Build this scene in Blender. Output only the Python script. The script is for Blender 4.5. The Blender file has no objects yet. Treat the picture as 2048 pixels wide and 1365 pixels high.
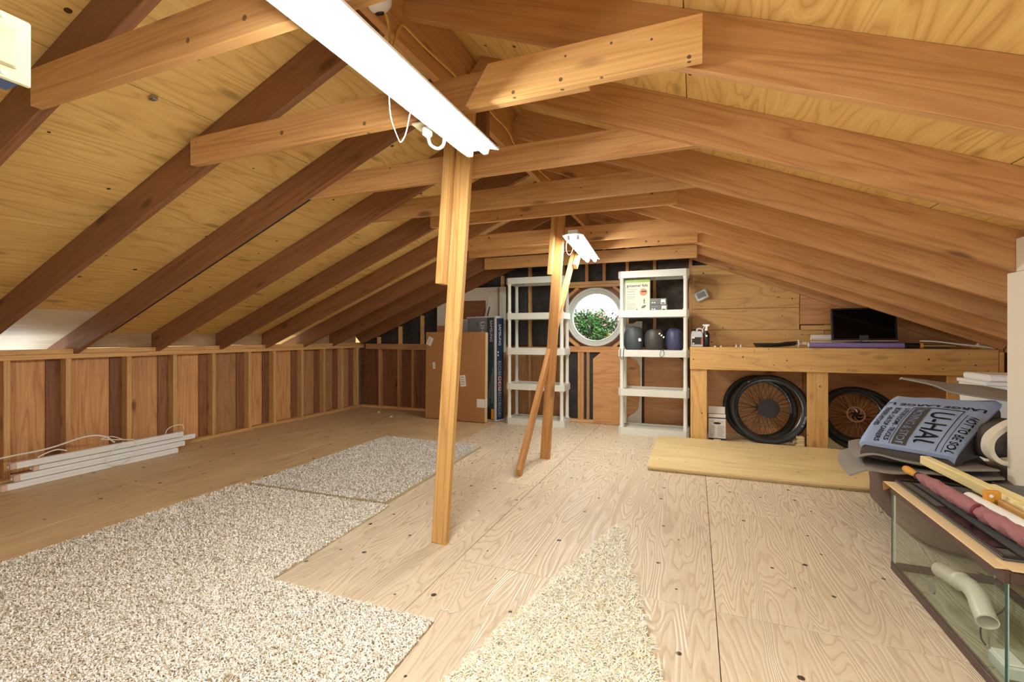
import bpy, bmesh, math, random
import numpy as np
from mathutils import Vector, Matrix, noise

random.seed(11)
rng = np.random.default_rng(11)
scene = bpy.context.scene
COL = scene.collection
V = Vector
PI = math.pi


def lin(r, g, b):
    def f(c):
        c /= 255.0
        return c / 12.92 if c <= 0.04045 else ((c + 0.055) / 1.055) ** 2.4
    return (f(r), f(g), f(b), 1.0)


# ------------------------------------------------------------------ camera, sky, exposure
cam = bpy.data.cameras.new('camera')
cam.sensor_width = 36.0
cam.lens = 927.4 / 2048 * 36.0
cam.shift_y = -11.2 / 2048
cam.clip_start = 0.02
cam_o = bpy.data.objects.new('camera', cam)
COL.objects.link(cam_o)
cam_o.location = (0, 0, 1.13)
cam_o.rotation_euler = (PI / 2, 0, math.radians(21.53))
scene.camera = cam_o

world = bpy.data.worlds.new('overcast_sky')
scene.world = world
world.use_nodes = True
bg = world.node_tree.nodes['Background']
bg.inputs['Color'].default_value = (0.93, 0.965, 1.0, 1)
bg.inputs['Strength'].default_value = 3.2

TUBE_POWER = 105.0
scene.view_settings.view_transform = 'Standard'
scene.view_settings.look = 'None'
scene.view_settings.gamma = 1.0
scene.view_settings.use_curve_mapping = False
scene.view_settings.exposure = 0.12
try:
    scene.cycles.max_bounces = 8
    scene.cycles.diffuse_bounces = 4
    scene.cycles.transparent_max_bounces = 16
    scene.cycles.sample_clamp_indirect = 6.0
except Exception:
    pass

# ------------------------------------------------------------------ materials
class NT:
    def __init__(s, name):
        s.m = bpy.data.materials.new(name)
        s.m.use_nodes = True
        s.t = s.m.node_tree
        s.b = s.t.nodes['Principled BSDF']

    def n(s, typ, props=None, **ins):
        nd = s.t.nodes.new(typ)
        for k, v in (props or {}).items():
            setattr(nd, k, v)
        for k, v in ins.items():
            key = int(k[1:]) if k[0] == 'i' and k[1:].isdigit() else k
            if hasattr(v, 'is_linked') or isinstance(v, bpy.types.NodeSocket):
                s.t.links.new(v, nd.inputs[key])
            else:
                nd.inputs[key].default_value = v
        return nd

    def math(s, op, a, b=0.0, c=None):
        kw = dict(i0=a, i1=b)
        if c is not None:
            kw['i2'] = c
        return s.n('ShaderNodeMath', {'operation': op}, **kw).outputs[0]

    def vmath(s, op, a, b):
        return s.n('ShaderNodeVectorMath', {'operation': op}, i0=a, i1=b).outputs[0]

    def ramp(s, fac, stops, interp='LINEAR'):
        r = s.n('ShaderNodeValToRGB', Fac=fac)
        cr = r.color_ramp
        cr.interpolation = interp
        while len(cr.elements) > 1:
            cr.elements.remove(cr.elements[-1])
        cr.elements[0].position = stops[0][0]
        cr.elements[0].color = stops[0][1]
        for p, c in stops[1:]:
            e = cr.elements.new(p)
            e.color = c
        return r.outputs['Color']

    def mix(s, fac, a, b, mode='MIX'):
        nd = s.n('ShaderNodeMix', {'data_type': 'RGBA', 'blend_type': mode})
        for key, v in ((0, fac), (6, a), (7, b)):
            if isinstance(v, bpy.types.NodeSocket):
                s.t.links.new(v, nd.inputs[key])
            else:
                nd.inputs[key].default_value = v
        return nd.outputs[2]

    def noise(s, vec, scale, detail=2.0, rough=0.5, dist=0.0):
        return s.n('ShaderNodeTexNoise', Vector=vec, Scale=scale, Detail=detail, Roughness=rough, Distortion=dist).outputs['Fac']

    def obj_coord(s, shuffle=True):
        tc = s.n('ShaderNodeTexCoord').outputs['Object']
        if not shuffle:
            return tc, None
        rnd = s.n('ShaderNodeObjectInfo').outputs['Random']
        off = s.n('ShaderNodeCombineXYZ', X=s.math('MULTIPLY', rnd, 53.0), Y=s.math('MULTIPLY', rnd, 31.0), Z=s.math('MULTIPLY', rnd, 17.0)).outputs[0]
        return s.vmath('ADD', tc, off), rnd


def soft(c, k=0.1, g=1.06):
    y = 0.2126 * c[0] + 0.7152 * c[1] + 0.0722 * c[2]
    return tuple(min(0.9, g * m * (x * (1 - k) + y * k)) for x, m in zip(c[:3], (0.975, 1.02, 0.93))) + (1,)


def wood(name, base, dark, light, gs=(0.7, 9, 9), rings=9.0, line=0.55, knots=0.6, rough=0.52, fib=0.35, var=0.22, spec=0.5, dots=0.0, dot_scale=5.5, bump=0.15, stain=0.0):
    """Sawn or rotary-cut wood with its grain along the object's own x."""
    N = NT(name)
    base, dark, light = soft(base), soft(dark), soft(light)
    co, rnd = N.obj_coord()
    v = N.vmath('MULTIPLY', co, gs)
    a = N.noise(v, 1.0, 2.5, 0.55, 0.35)
    r = N.math('PINGPONG', N.math('MULTIPLY', a, rings), 0.5)
    r = N.math('MULTIPLY', r, 2.0)
    col = N.ramp(r, [(0.0, dark), (0.16 * line / 0.55, tuple(0.5 * (x + y) for x, y in zip(dark, base))), (0.42, base), (0.75, base), (1.0, light)])
    broad = N.noise(N.vmath('MULTIPLY', co, (0.5, 2.2, 2.2)), 1.3, 2.0, 0.5)
    col = N.mix(N.math('MULTIPLY', broad, 0.8), col, base)
    f = N.noise(N.vmath('MULTIPLY', co, (3.0, 130, 130)), 1.0, 2.0, 0.6)
    fv = N.math('ADD', N.math('MULTIPLY', f, fib), 1.0 - fib * 0.5)
    tone = N.math('ADD', N.math('MULTIPLY', rnd, var), 1.0 - var * 0.5)
    fv = N.math('MULTIPLY', fv, tone)
    col = N.mix(1.0, col, N.n('ShaderNodeCombineColor', i0=fv, i1=fv, i2=fv).outputs[0], 'MULTIPLY')
    if knots > 0:
        kv = N.vmath('MULTIPLY', co, (2.0, 5.6, 5.6))
        vo = N.n('ShaderNodeTexVoronoi', {'feature': 'F1'}, Vector=kv, Scale=1.0)
        km = N.n('ShaderNodeMapRange', i0=vo.outputs['Distance'], i1=0.07, i2=0.16, i3=1.0, i4=0.0).outputs[0]
        km = N.math('MULTIPLY', km, knots)
        col = N.mix(km, col, tuple(0.42 * x for x in dark[:3]) + (1,))
    if dots > 0:
        sx = N.n('ShaderNodeSeparateXYZ', Vector=co)
        flat = N.n('ShaderNodeCombineXYZ', X=sx.outputs[0], Y=N.math('ADD', sx.outputs[1], sx.outputs[2])).outputs[0]
        dv = N.n('ShaderNodeTexVoronoi', {'feature': 'F1', 'voronoi_dimensions': '2D'}, Vector=flat, Scale=dot_scale)
        pick = N.math('GREATER_THAN', N.n('ShaderNodeSeparateColor', i0=dv.outputs['Color']).outputs[0], 0.45)
        size = N.math('ADD', N.math('MULTIPLY', N.n('ShaderNodeSeparateColor', i0=dv.outputs['Color']).outputs[1], 0.042), 0.014)
        dm = N.math('MULTIPLY', N.math('LESS_THAN', dv.outputs['Distance'], size), pick)
        col = N.mix(N.math('MULTIPLY', dm, dots), col, (0.03, 0.018, 0.01, 1))
    if stain > 0:
        sm = N.noise(co, 1.1, 4.0, 0.6, 0.3)
        sm = N.n('ShaderNodeMapRange', i0=sm, i1=0.5, i2=0.72, i3=0.0, i4=stain).outputs[0]
        col = N.mix(sm, col, tuple(0.62 * x for x in base[:3]) + (1,))
    N.t.links.new(col, N.b.inputs['Base Color'])
    rr = N.math('ADD', N.math('MULTIPLY', r, 0.22), rough - 0.11)
    N.t.links.new(rr, N.b.inputs['Roughness'])
    N.b.inputs['Specular IOR Level'].default_value = spec
    bp = N.n('ShaderNodeBump', Strength=bump, Distance=0.004, Height=N.math('ADD', N.math('MULTIPLY', f, 0.5), r))
    N.t.links.new(bp.outputs[0], N.b.inputs['Normal'])
    return N.m


def plain(name, col, rough=0.5, metal=0.0, spec=0.5, mottled=0.0, mscale=8.0, bump=0.0, bscale=60.0, tint=None):
    N = NT(name)
    N.b.inputs['Base Color'].default_value = col
    if mottled > 0:
        co, rnd = N.obj_coord()
        f = N.noise(co, mscale, 4.0, 0.6, 0.2)
        c2 = tint or tuple(0.55 * x for x in col[:3]) + (1,)
        m = N.n('ShaderNodeMapRange', i0=f, i1=0.4, i2=0.7, i3=0.0, i4=mottled).outputs[0]
        N.t.links.new(N.mix(m, col, c2), N.b.inputs['Base Color'])
    if bump > 0:
        co, rnd = N.obj_coord()
        f = N.noise(co, bscale, 3.0, 0.6)
        bp = N.n('ShaderNodeBump', Strength=bump, Distance=0.01, Height=f)
        N.t.links.new(bp.outputs[0], N.b.inputs['Normal'])
    N.b.inputs['Roughness'].default_value = rough
    N.b.inputs['Metallic'].default_value = metal
    N.b.inputs['Specular IOR Level'].default_value = spec
    return N.m


def clear_glass(name, tint=(0.93, 0.97, 0.95, 1), ior=1.45, facing=0.0):
    """Thin glass: see-through with a fresnel gloss."""
    N = NT(name)
    out = N.t.nodes['Material Output']
    tr = N.n('ShaderNodeBsdfTransparent', Color=tint)
    gl = N.n('ShaderNodeBsdfGlossy', Color=(1, 1, 1, 1), Roughness=0.03)
    fr = N.n('ShaderNodeFresnel', IOR=ior)
    front = N.math('SUBTRACT', 1.0, N.n('ShaderNodeNewGeometry').outputs['Backfacing'])
    fac = N.math('MULTIPLY', N.math('ADD', fr.outputs[0], facing), front)
    mx = N.n('ShaderNodeMixShader', i0=fac, i1=tr.outputs[0], i2=gl.outputs[0])
    N.t.links.new(mx.outputs[0], out.inputs['Surface'])
    return N.m


def attr_mat(name, rough=0.9, attr='tone', sss=0.0):
    N = NT(name)
    a = N.n('ShaderNodeAttribute', {'attribute_name': attr})
    N.t.links.new(a.outputs['Color'], N.b.inputs['Base Color'])
    N.b.inputs['Roughness'].default_value = rough
    N.b.inputs['Specular IOR Level'].default_value = 0.15
    return N.m


M = {}
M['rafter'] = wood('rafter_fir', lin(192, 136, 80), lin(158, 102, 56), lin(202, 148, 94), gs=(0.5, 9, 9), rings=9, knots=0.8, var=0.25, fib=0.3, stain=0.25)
M['rafter_dark'] = wood('shaded_rafter_fir', lin(142, 90, 54), lin(108, 64, 36), lin(154, 100, 62), gs=(0.5, 9, 9), rings=9, knots=0.7, var=0.25, fib=0.3)  # rafter fir darkened to carry the shade on the left slope
M['tie'] = wood('tie_fir', lin(202, 148, 88), lin(172, 114, 62), lin(212, 160, 104), gs=(0.5, 10, 10), rings=8, knots=0.85, var=0.2, dots=0.7, dot_scale=5.0)
M['tie_light'] = wood('new_tie_pine', lin(226, 172, 104), lin(200, 140, 78), lin(234, 188, 124), gs=(0.5, 9, 9), rings=7, knots=0.8, var=0.05, dots=0.8, dot_scale=7.0)
M['stud'] = wood('stud_fir', lin(214, 162, 102), lin(182, 126, 72), lin(224, 176, 118), gs=(0.6, 14, 14), rings=7, knots=0.5, var=0.25)
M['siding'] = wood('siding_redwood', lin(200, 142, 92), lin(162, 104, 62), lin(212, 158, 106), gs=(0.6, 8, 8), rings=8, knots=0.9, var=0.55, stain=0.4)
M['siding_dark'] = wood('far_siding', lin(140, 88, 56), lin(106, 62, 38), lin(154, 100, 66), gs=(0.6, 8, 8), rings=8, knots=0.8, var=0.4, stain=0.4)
M['roofply'] = wood('roof_plywood', lin(228, 184, 106), lin(188, 134, 62), lin(236, 198, 126), gs=(0.6, 4.4, 4.4), rings=13, line=0.45, knots=0.55, var=0.12, dots=0.95, dot_scale=4.2, fib=0.2, stain=0.12)
M['floorply'] = wood('floor_plywood', lin(217, 197, 178), lin(203, 174, 152), lin(224, 208, 190), gs=(0.6, 4.6, 4.6), rings=30, line=0.4, knots=0.25, rough=0.34, var=0.1, dots=0.95, dot_scale=4.2, fib=0.2, spec=0.5, bump=0.4, stain=0.34)
M['floorply_left'] = wood('dusty_floor_plywood', lin(208, 176, 138), lin(178, 142, 106), lin(216, 188, 150), gs=(0.45, 3.0, 3.0), rings=10, line=0.45, knots=0.35, rough=0.5, var=0.14, dots=0.9, dot_scale=3.6, fib=0.2, spec=0.4, bump=0.2, stain=0.3)
M['benchply'] = wood('bench_plywood', lin(214, 164, 94), lin(180, 124, 64), lin(224, 180, 112), gs=(0.7, 5, 5), rings=8, line=0.4, knots=0.45, var=0.14, dots=0.95, dot_scale=6.5, fib=0.2)
M['looseply'] = wood('loose_plywood', lin(232, 202, 148), lin(214, 176, 116), lin(238, 212, 162), gs=(0.5, 3.2, 3.2), rings=6, line=0.3, knots=0.2, var=0.04, dots=0.6, dot_scale=5.5, fib=0.2)
M['panel'] = wood('fir_panel', lin(204, 142, 86), lin(172, 108, 60), lin(212, 154, 98), gs=(0.6, 5, 5), rings=10, line=0.45, knots=0.9, var=0.12)
M['post_new'] = wood('new_post_fir', lin(202, 152, 84), lin(164, 108, 52), lin(212, 168, 98), gs=(0.5, 14, 14), rings=6, line=0.5, knots=0.6, var=0.06)
M['post_old'] = wood('amber_post_fir', lin(194, 134, 72), lin(158, 98, 48), lin(204, 148, 86), gs=(0.5, 12, 12), rings=6, knots=0.6, var=0.1)
M['ink'] = plain('black_ink', lin(34, 34, 36), 0.6)
M['steel'] = plain('galvanized_steel', lin(170, 172, 170), 0.35, metal=0.9)
M['pine'] = wood('pale_pine', lin(236, 214, 156), lin(216, 184, 120), lin(242, 224, 172), gs=(0.6, 16, 16), rings=5, knots=0.35, var=0.06)
M['subfloor'] = plain('subfloor_dark_wood', lin(70, 48, 32), 0.9)  # dark wood under the sheets, seen only in the joints
M['deck'] = plain('roof_deck', lin(90, 66, 46), 0.9)
M['block'] = wood('eave_block', lin(176, 142, 106), lin(150, 116, 82), lin(186, 154, 118), gs=(0.8, 5, 5), rings=5, knots=0.3, var=0.2)
M['fascia_daylit'] = wood('fascia_and_daylit_sheet', lin(222, 204, 182), lin(200, 176, 150), lin(230, 214, 196), gs=(0.7, 8, 8), rings=6, knots=0.3, var=0.08)
M['insul'] = plain('black_faced_insulation', lin(38, 37, 38), 0.6, mottled=0.5, mscale=5.0, tint=lin(74, 72, 70), bump=0.6, bscale=9.0)
M['insul_brown'] = plain('brown_fibre_insulation', lin(66, 60, 55), 0.9, mottled=0.7, mscale=7.0, tint=lin(116, 106, 94), bump=0.8, bscale=16.0)
M['drywall'] = plain('white_drywall', lin(226, 218, 200), 0.8, bump=0.05, bscale=120)
M['white'] = plain('white_plastic', lin(226, 230, 222), 0.42, mottled=0.12, mscale=9, tint=lin(212, 208, 184))
M['frame'] = plain('window_vinyl', lin(206, 210, 204), 0.4)
M['enamel'] = plain('white_enamel', lin(238, 240, 240), 0.35)
M['almond'] = plain('almond_plastic', lin(206, 202, 170), 0.35)
M['bluebox'] = plain('blue_box_plastic', lin(70, 100, 160), 0.5)
M['cap'] = plain('beige_end_cap', lin(214, 186, 170), 0.5)
M['card'] = plain('brown_cardboard', lin(172, 124, 76), 0.85, mottled=0.15, mscale=3, bump=0.03, bscale=200)
M['cardlite'] = plain('light_cardboard', lin(226, 200, 156), 0.85, mottled=0.12, mscale=4)
M['paper'] = plain('white_paper', lin(232, 230, 224), 0.7)
M['offwhite'] = plain('offwhite_board', lin(216, 210, 196), 0.75, mottled=0.2, mscale=3)
M['darkprint'] = plain('slate_print', lin(58, 72, 80), 0.5)
M['blueprint'] = plain('navy_print', lin(30, 58, 96), 0.45, mottled=0.5, mscale=2.0, tint=lin(20, 34, 52))
M['greyprint'] = plain('grey_print', lin(130, 140, 146), 0.5)
M['orangeprint'] = plain('orange_print', lin(236, 160, 40), 0.5)
M['peach'] = plain('peach_print', lin(226, 176, 150), 0.5)
M['ink'] = plain('black_ink', lin(34, 34, 36), 0.6)
M['inkgrey'] = plain('grey_ink', lin(150, 150, 148), 0.6)
M['whiteink'] = plain('white_ink', lin(236, 238, 240), 0.6)
M['cream'] = plain('cream_carton', lin(228, 226, 206), 0.55)
M['green'] = plain('lime_print', lin(150, 184, 74), 0.5)
M['leafprint'] = plain('leaf_print', lin(78, 132, 60), 0.5)
M['skin'] = plain('face_print', lin(206, 140, 100), 0.6)
M['greybox'] = plain('grey_carton', lin(100, 104, 102), 0.5)
M['bag_green'] = plain('charcoal_nylon', lin(66, 74, 78), 0.55, bump=0.7, bscale=11)
M['bag_black'] = plain('black_nylon', lin(62, 60, 58), 0.5, bump=0.6, bscale=10)
M['bag_navy'] = plain('navy_nylon', lin(62, 66, 96), 0.5, bump=0.6, bscale=10)
M['black'] = plain('black_plastic', lin(22, 22, 24), 0.35)
M['screen'] = plain('black_screen', (0.002, 0.002, 0.0022, 1), 0.12, spec=0.3)
M['silver'] = plain('silver_trim', lin(190, 184, 170), 0.3, metal=0.6)
M['steel'] = plain('galvanized_steel', lin(170, 172, 170), 0.35, metal=0.9)
M['rubber'] = plain('tyre_rubber', lin(34, 33, 32), 0.6, bump=0.3, bscale=90)
M['rim'] = plain('black_rim', lin(28, 28, 30), 0.25)
M['spoke'] = plain('dark_spoke', lin(52, 44, 40), 0.35, metal=0.6)
M['cassette'] = plain('dusty_cassette', lin(50, 47, 48), 0.45, metal=0.7)
M['rotor'] = plain('brake_rotor_steel', lin(196, 176, 140), 0.3, metal=0.8)
M['wrap'] = plain('carton_print', lin(206, 208, 206), 0.5)
M['violet'] = plain('violet_film', lin(138, 124, 186), 0.3)
M['clearish'] = clear_glass('clear_plastic', (0.88, 0.88, 0.88, 1), 1.6, 0.16)
M['lcd'] = plain('grey_lcd', lin(150, 160, 146), 0.3)
M['blanket_blue'] = plain('blue_blanket_cloth', lin(152, 172, 206), 0.9, mottled=0.3, mscale=5, tint=lin(128, 146, 182), bump=0.2, bscale=160)
M['blanket_dark'] = plain('charcoal_blanket_cloth', lin(84, 78, 74), 0.95, bump=0.4, bscale=110, mottled=0.3, mscale=30)
M['felt'] = plain('grey_felt', lin(140, 134, 126), 0.95, bump=0.2, bscale=140)
M['binding'] = plain('cream_binding', lin(222, 216, 196), 0.8)
M['brown_cloth'] = plain('brown_cushion_cloth', lin(108, 92, 84), 0.9, bump=0.25, bscale=90, mottled=0.2, mscale=3)
M['aq_trim'] = plain('dark_brown_trim', lin(74, 54, 50), 0.4)
M['glass'] = clear_glass('tank_glass', (0.93, 0.96, 0.94, 1), 1.3, 0.015)
M['glass_edge'] = plain('glass_edge_teal', lin(40, 84, 82), 0.15)
M['silicone'] = plain('silicone_seam', lin(206, 214, 208), 0.4)
M['pvc'] = plain('white_pvc', lin(238, 234, 218), 0.35)
M['amber'] = plain('amber_handle', lin(222, 160, 66), 0.25)
M['maroon'] = plain('maroon_umbrella_cloth', lin(156, 104, 108), 0.75, bump=0.8, bscale=30)
M['maroon_dark'] = plain('dark_maroon_strap', lin(110, 34, 44), 0.6)
M['lid'] = plain('charcoal_lid', lin(86, 88, 86), 0.5)
M['foil'] = plain('white_vinyl', lin(238, 240, 236), 0.25)
M['brass'] = plain('brass_screw', lin(210, 180, 90), 0.3, metal=0.9)
M['yellowcable'] = plain('yellow_cable_sheath', lin(216, 176, 84), 0.5)
M['whitecord'] = plain('white_cord', lin(236, 232, 220), 0.5)
M['darkcord'] = plain('black_cord', lin(40, 34, 28), 0.5)
M['orange'] = plain('orange_label', lin(214, 96, 40), 0.5)
M['jug'] = plain('grey_jug_plastic', lin(198, 202, 206), 0.4)
M['pane'] = clear_glass('window_pane', (0.97, 0.99, 0.99, 1), 1.2, 0.0)
M['ground'] = plain('yard_ground', lin(150, 150, 130), 0.95, mottled=0.5, mscale=0.6, tint=lin(110, 120, 84))
M['rug_base'] = plain('rug_backing', lin(176, 160, 128), 0.95)
M['pile'] = attr_mat('rug_pile', 0.95)
M['leaf'] = attr_mat('leaf_tones', 0.6)
M['bark'] = plain('bark', lin(96, 78, 62), 0.9)
M['roofwhite'] = plain('pale_roofing', lin(236, 238, 240), 0.6)

tube_m = NT('fluorescent_tube')
tube_m.b.inputs['Base Color'].default_value = (0.9, 0.9, 0.9, 1)
tube_m.b.inputs['Emission Color'].default_value = (1.0, 0.975, 0.905, 1)
tube_m.b.inputs['Emission Strength'].default_value = TUBE_POWER
M['tube'] = tube_m.m

# ------------------------------------------------------------------ mesh helpers
WM = {}


def link(o, mat_world=None, parent=None):
    COL.objects.link(o)
    mw = mat_world if mat_world is not None else Matrix.Identity(4)
    o.matrix_basis = mw
    WM[o.name] = mw
    if parent is not None:
        o.parent = parent
        o.matrix_parent_inverse = WM[parent.name].inverted()
    return o


def thing(name, label, cat, loc=(0, 0, 0), group=None):
    o = bpy.data.objects.new(name, None)
    link(o, Matrix.Translation(V(loc)))
    o.empty_display_size = 0.05
    return tag(o, label, cat, group)


def tag(o, label, cat, group=None):
    o['label'] = label
    o['category'] = cat
    if group:
        o['group'] = group
    return o


def struct(o):
    o['kind'] = 'structure'
    return o


def from_bm(name, bm, mats, parent=None, mw=None, smooth=False):
    me = bpy.data.meshes.new(name)
    bm.normal_update()
    bm.to_mesh(me)
    bm.free()
    for m in (mats if isinstance(mats, (list, tuple)) else [mats]):
        me.materials.append(m)
    if smooth:
        me.polygons.foreach_set('use_smooth', [True] * len(me.polygons))
        if smooth != 'all':
            try:
                me.set_sharp_from_angle(angle=math.radians(38))
            except Exception:
                pass
    return link(bpy.data.objects.new(name, me), mw, parent)


def from_data(name, verts, faces, mats, parent=None, mw=None, smooth=False):
    bm = bmesh.new()
    vs = [bm.verts.new(v) for v in verts]
    for f in faces:
        try:
            bm.faces.new([vs[i] for i in f])
        except ValueError:
            pass
    bmesh.ops.recalc_face_normals(bm, faces=bm.faces)
    return from_bm(name, bm, mats, parent, mw, smooth)


def bm_box(bm, lo, hi, bevel=0.0, mi=0, mat=None):
    r = bmesh.ops.create_cube(bm, size=1.0)
    vs = r['verts']
    c = [(a + b) / 2 for a, b in zip(lo, hi)]
    s = [abs(b - a) for a, b in zip(lo, hi)]
    for v in vs:
        v.co = V((c[0] + v.co.x * s[0], c[1] + v.co.y * s[1], c[2] + v.co.z * s[2]))
        if mat is not None:
            v.co = mat @ v.co
    fs = list({f for v in vs for f in v.link_faces})
    for f in fs:
        f.material_index = mi
    if bevel > 0:
        es = list({e for v in vs for e in v.link_edges})
        bmesh.ops.bevel(bm, geom=es, offset=bevel, segments=1, affect='EDGES', material=mi)
    return fs


def frame_matrix(A, B, up):
    A, B, up = V(A), V(B), V(up)
    x = (B - A).normalized()
    z = (up - x * up.dot(x)).normalized()
    y = z.cross(x)
    mid = (A + B) / 2
    m = Matrix(((x.x, y.x, z.x, mid.x), (x.y, y.y, z.y, mid.y), (x.z, y.z, z.z, mid.z), (0, 0, 0, 1)))
    return m, (B - A).length


def board(name, A, B, w, d, mat, parent=None, up=(0, 0, 1), bevel=0.002, cutA=0.0, cutB=0.0):
    """A sawn board from A to B: w thick, d deep along up; grain along its own x."""
    mw, L = frame_matrix(A, B, up)
    bm = bmesh.new()
    r = bmesh.ops.create_cube(bm, size=1.0)
    for v in r['verts']:
        x, y, z = v.co.x * L, v.co.y * w, v.co.z * d
        x += (cutA if v.co.x < 0 else cutB) * z
        v.co = V((x, y, z))
    if bevel > 0:
        bmesh.ops.bevel(bm, geom=list(bm.edges), offset=min(bevel, w * 0.3, d * 0.3), segments=1, affect='EDGES')
    return from_bm(name, bm, mat, parent, mw)


def box(name, lo, hi, mat, parent=None, bevel=0.002, rot=None, along='x'):
    """Axis box given by corners; rot is a world matrix applied after; along picks the grain axis."""
    c = V([(a + b) / 2 for a, b in zip(lo, hi)])
    s = V([abs(b - a) for a, b in zip(lo, hi)])
    R = Matrix.Identity(4)
    if along == 'y':
        R = Matrix.Rotation(PI / 2, 4, 'Z')
        s = V((s.y, s.x, s.z))
    elif along == 'z':
        R = Matrix.Rotation(-PI / 2, 4, 'Y')
        s = V((s.z, s.y, s.x))
    bm = bmesh.new()
    bm_box(bm, -s / 2, s / 2, bevel)
    mw = Matrix.Translation(c) @ R
    if rot is not None:
        mw = rot @ mw
    return from_bm(name, bm, mat, parent, mw)


def smooth_path(pts, sub=8):
    pts = [V(p) for p in pts]
    if len(pts) < 3:
        return pts
    out = []
    P = [pts[0] * 2 - pts[1]] + pts + [pts[-1] * 2 - pts[-2]]
    for i in range(1, len(P) - 2):
        p0, p1, p2, p3 = P[i - 1], P[i], P[i + 1], P[i + 2]
        for k in range(sub):
            t = k / sub
            out.append(0.5 * ((2 * p1) + (-p0 + p2) * t + (2 * p0 - 5 * p1 + 4 * p2 - p3) * t * t + (-p0 + 3 * p1 - 3 * p2 + p3) * t ** 3))
    out.append(pts[-1])
    return out


def bm_tube(bm, path, r, n=8, mi=0, closed=False):
    path = [V(p) for p in path]
    rad = r if callable(r) else (lambda t: r)
    up = V((0.3, 0.2, 1)).normalized()
    rings = []
    N_ = len(path)
    prev = None
    for i, p in enumerate(path):
        a = path[(i - 1) % N_] if closed or i > 0 else path[0]
        b = path[(i + 1) % N_] if closed or i < N_ - 1 else path[-1]
        t = (b - a).normalized()
        if prev is None:
            x = t.cross(up)
            if x.length < 1e-3:
                x = t.cross(V((1, 0, 0)))
            x.normalize()
        else:
            x = (prev - t * prev.dot(t)).normalized()
        prev = x
        y = t.cross(x)
        rr = rad(i / max(1, N_ - 1))
        rings.append([bm.verts.new(p + (x * math.cos(2 * PI * k / n) + y * math.sin(2 * PI * k / n)) * rr) for k in range(n)])
    for i in range(N_ if closed else N_ - 1):
        A, B = rings[i], rings[(i + 1) % N_]
        for k in range(n):
            f = bm.faces.new((A[k], A[(k + 1) % n], B[(k + 1) % n], B[k]))
            f.material_index = mi
    if not closed:
        for ring, rev in ((rings[0], True), (rings[-1], False)):
            f = bm.faces.new(list(reversed(ring)) if rev else ring)
            f.material_index = mi


def tube(name, pts, r, mat, parent=None, n=8, sub=8, closed=False):
    bm = bmesh.new()
    bm_tube(bm, smooth_path(pts, sub) if sub else pts, r, n, closed=closed)
    bmesh.ops.recalc_face_normals(bm, faces=bm.faces)
    return from_bm(name, bm, mat, parent, smooth=True)


def bm_lathe(bm, prof, n=24, mi=0, mat=None, close=False):
    rings = []
    for r, z in prof:
        ring = []
        for k in range(n):
            a = 2 * PI * k / n
            p = V((r * math.cos(a), r * math.sin(a), z))
            ring.append(bm.verts.new(mat @ p if mat is not None else p))
        rings.append(ring)
    m = len(rings)
    for i in range(m if close else m - 1):
        A, B = rings[i], rings[(i + 1) % m]
        for k in range(n):
            f = bm.faces.new((A[k], A[(k + 1) % n], B[(k + 1) % n], B[k]))
            f.material_index = mi
    if not close:
        for ring in (rings[0], rings[-1]):
            try:
                f = bm.faces.new(ring)
                f.material_index = mi
            except ValueError:
                pass


def lathe(name, prof, mat, parent=None, mw=None, n=24, close=False):
    bm = bmesh.new()
    bm_lathe(bm, prof, n, close=close)
    bmesh.ops.recalc_face_normals(bm, faces=bm.faces)
    return from_bm(name, bm, mat, parent, mw, smooth=True)


def prism(name, poly, y0, y1, mat, parent=None, mw=None, bevel=0.0):
    """Polygon in x-z, given thickness along y."""
    bm = bmesh.new()
    a = [bm.verts.new((x, y0, z)) for x, z in poly]
    b = [bm.verts.new((x, y1, z)) for x, z in poly]
    bm.faces.new(a)
    bm.faces.new(list(reversed(b)))
    n = len(poly)
    for i in range(n):
        bm.faces.new((a[i], b[i], b[(i + 1) % n], a[(i + 1) % n]))
    bmesh.ops.recalc_face_normals(bm, faces=bm.faces)
    if bevel:
        bmesh.ops.bevel(bm, geom=list(bm.edges), offset=bevel, segments=1, affect='EDGES')
    return from_bm(name, bm, mat, parent, mw)


def text_mesh(s, size, align='LEFT', extrude=0.0004, bold=0.0):
    c = bpy.data.curves.new('lettering', 'FONT')
    c.body = s
    c.size = size
    c.align_x = align
    c.extrude = extrude
    c.offset = bold
    c.resolution_u = 3
    o = bpy.data.objects.new('lettering', c)
    COL.objects.link(o)
    dg = bpy.context.evaluated_depsgraph_get()
    me = bpy.data.meshes.new_from_object(o.evaluated_get(dg))
    bpy.data.objects.remove(o)
    bpy.data.curves.remove(c)
    return me


def text(s, size, mat, mw, parent, align='LEFT', bold=0.0, name='lettering'):
    me = text_mesh(s, size, align, bold=bold)
    me.materials.clear()
    me.materials.append(mat)
    return link(bpy.data.objects.new(name, me), mw, parent)


def basis(origin, x, y):
    x, y = V(x).normalized(), V(y).normalized()
    z = x.cross(y)
    o = V(origin)
    return Matrix(((x.x, y.x, z.x, o.x), (x.y, y.y, z.y, o.y), (x.z, y.z, z.z, o.z), (0, 0, 0, 1)))


def decal(name, mw, x0, y0, x1, y1, mat, parent, t=0.0006):
    bm = bmesh.new()
    bm_box(bm, (x0, y0, 0), (x1, y1, t))
    return from_bm(name, bm, mat, parent, mw)

# ------------------------------------------------------------------ the building
RX, ZB, SL = -1.17, 2.493, 0.4073          # ridge line, rafter underside at the ridge, slope
TH = math.atan(SL)
XL, XR, YF, YB = -4.9, 2.56, 5.93, -2.6     # knee walls, far gable, near end left open for fill daylight


def roof_z(x, off=0.0):
    return ZB + off - SL * abs(x - RX)


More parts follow.
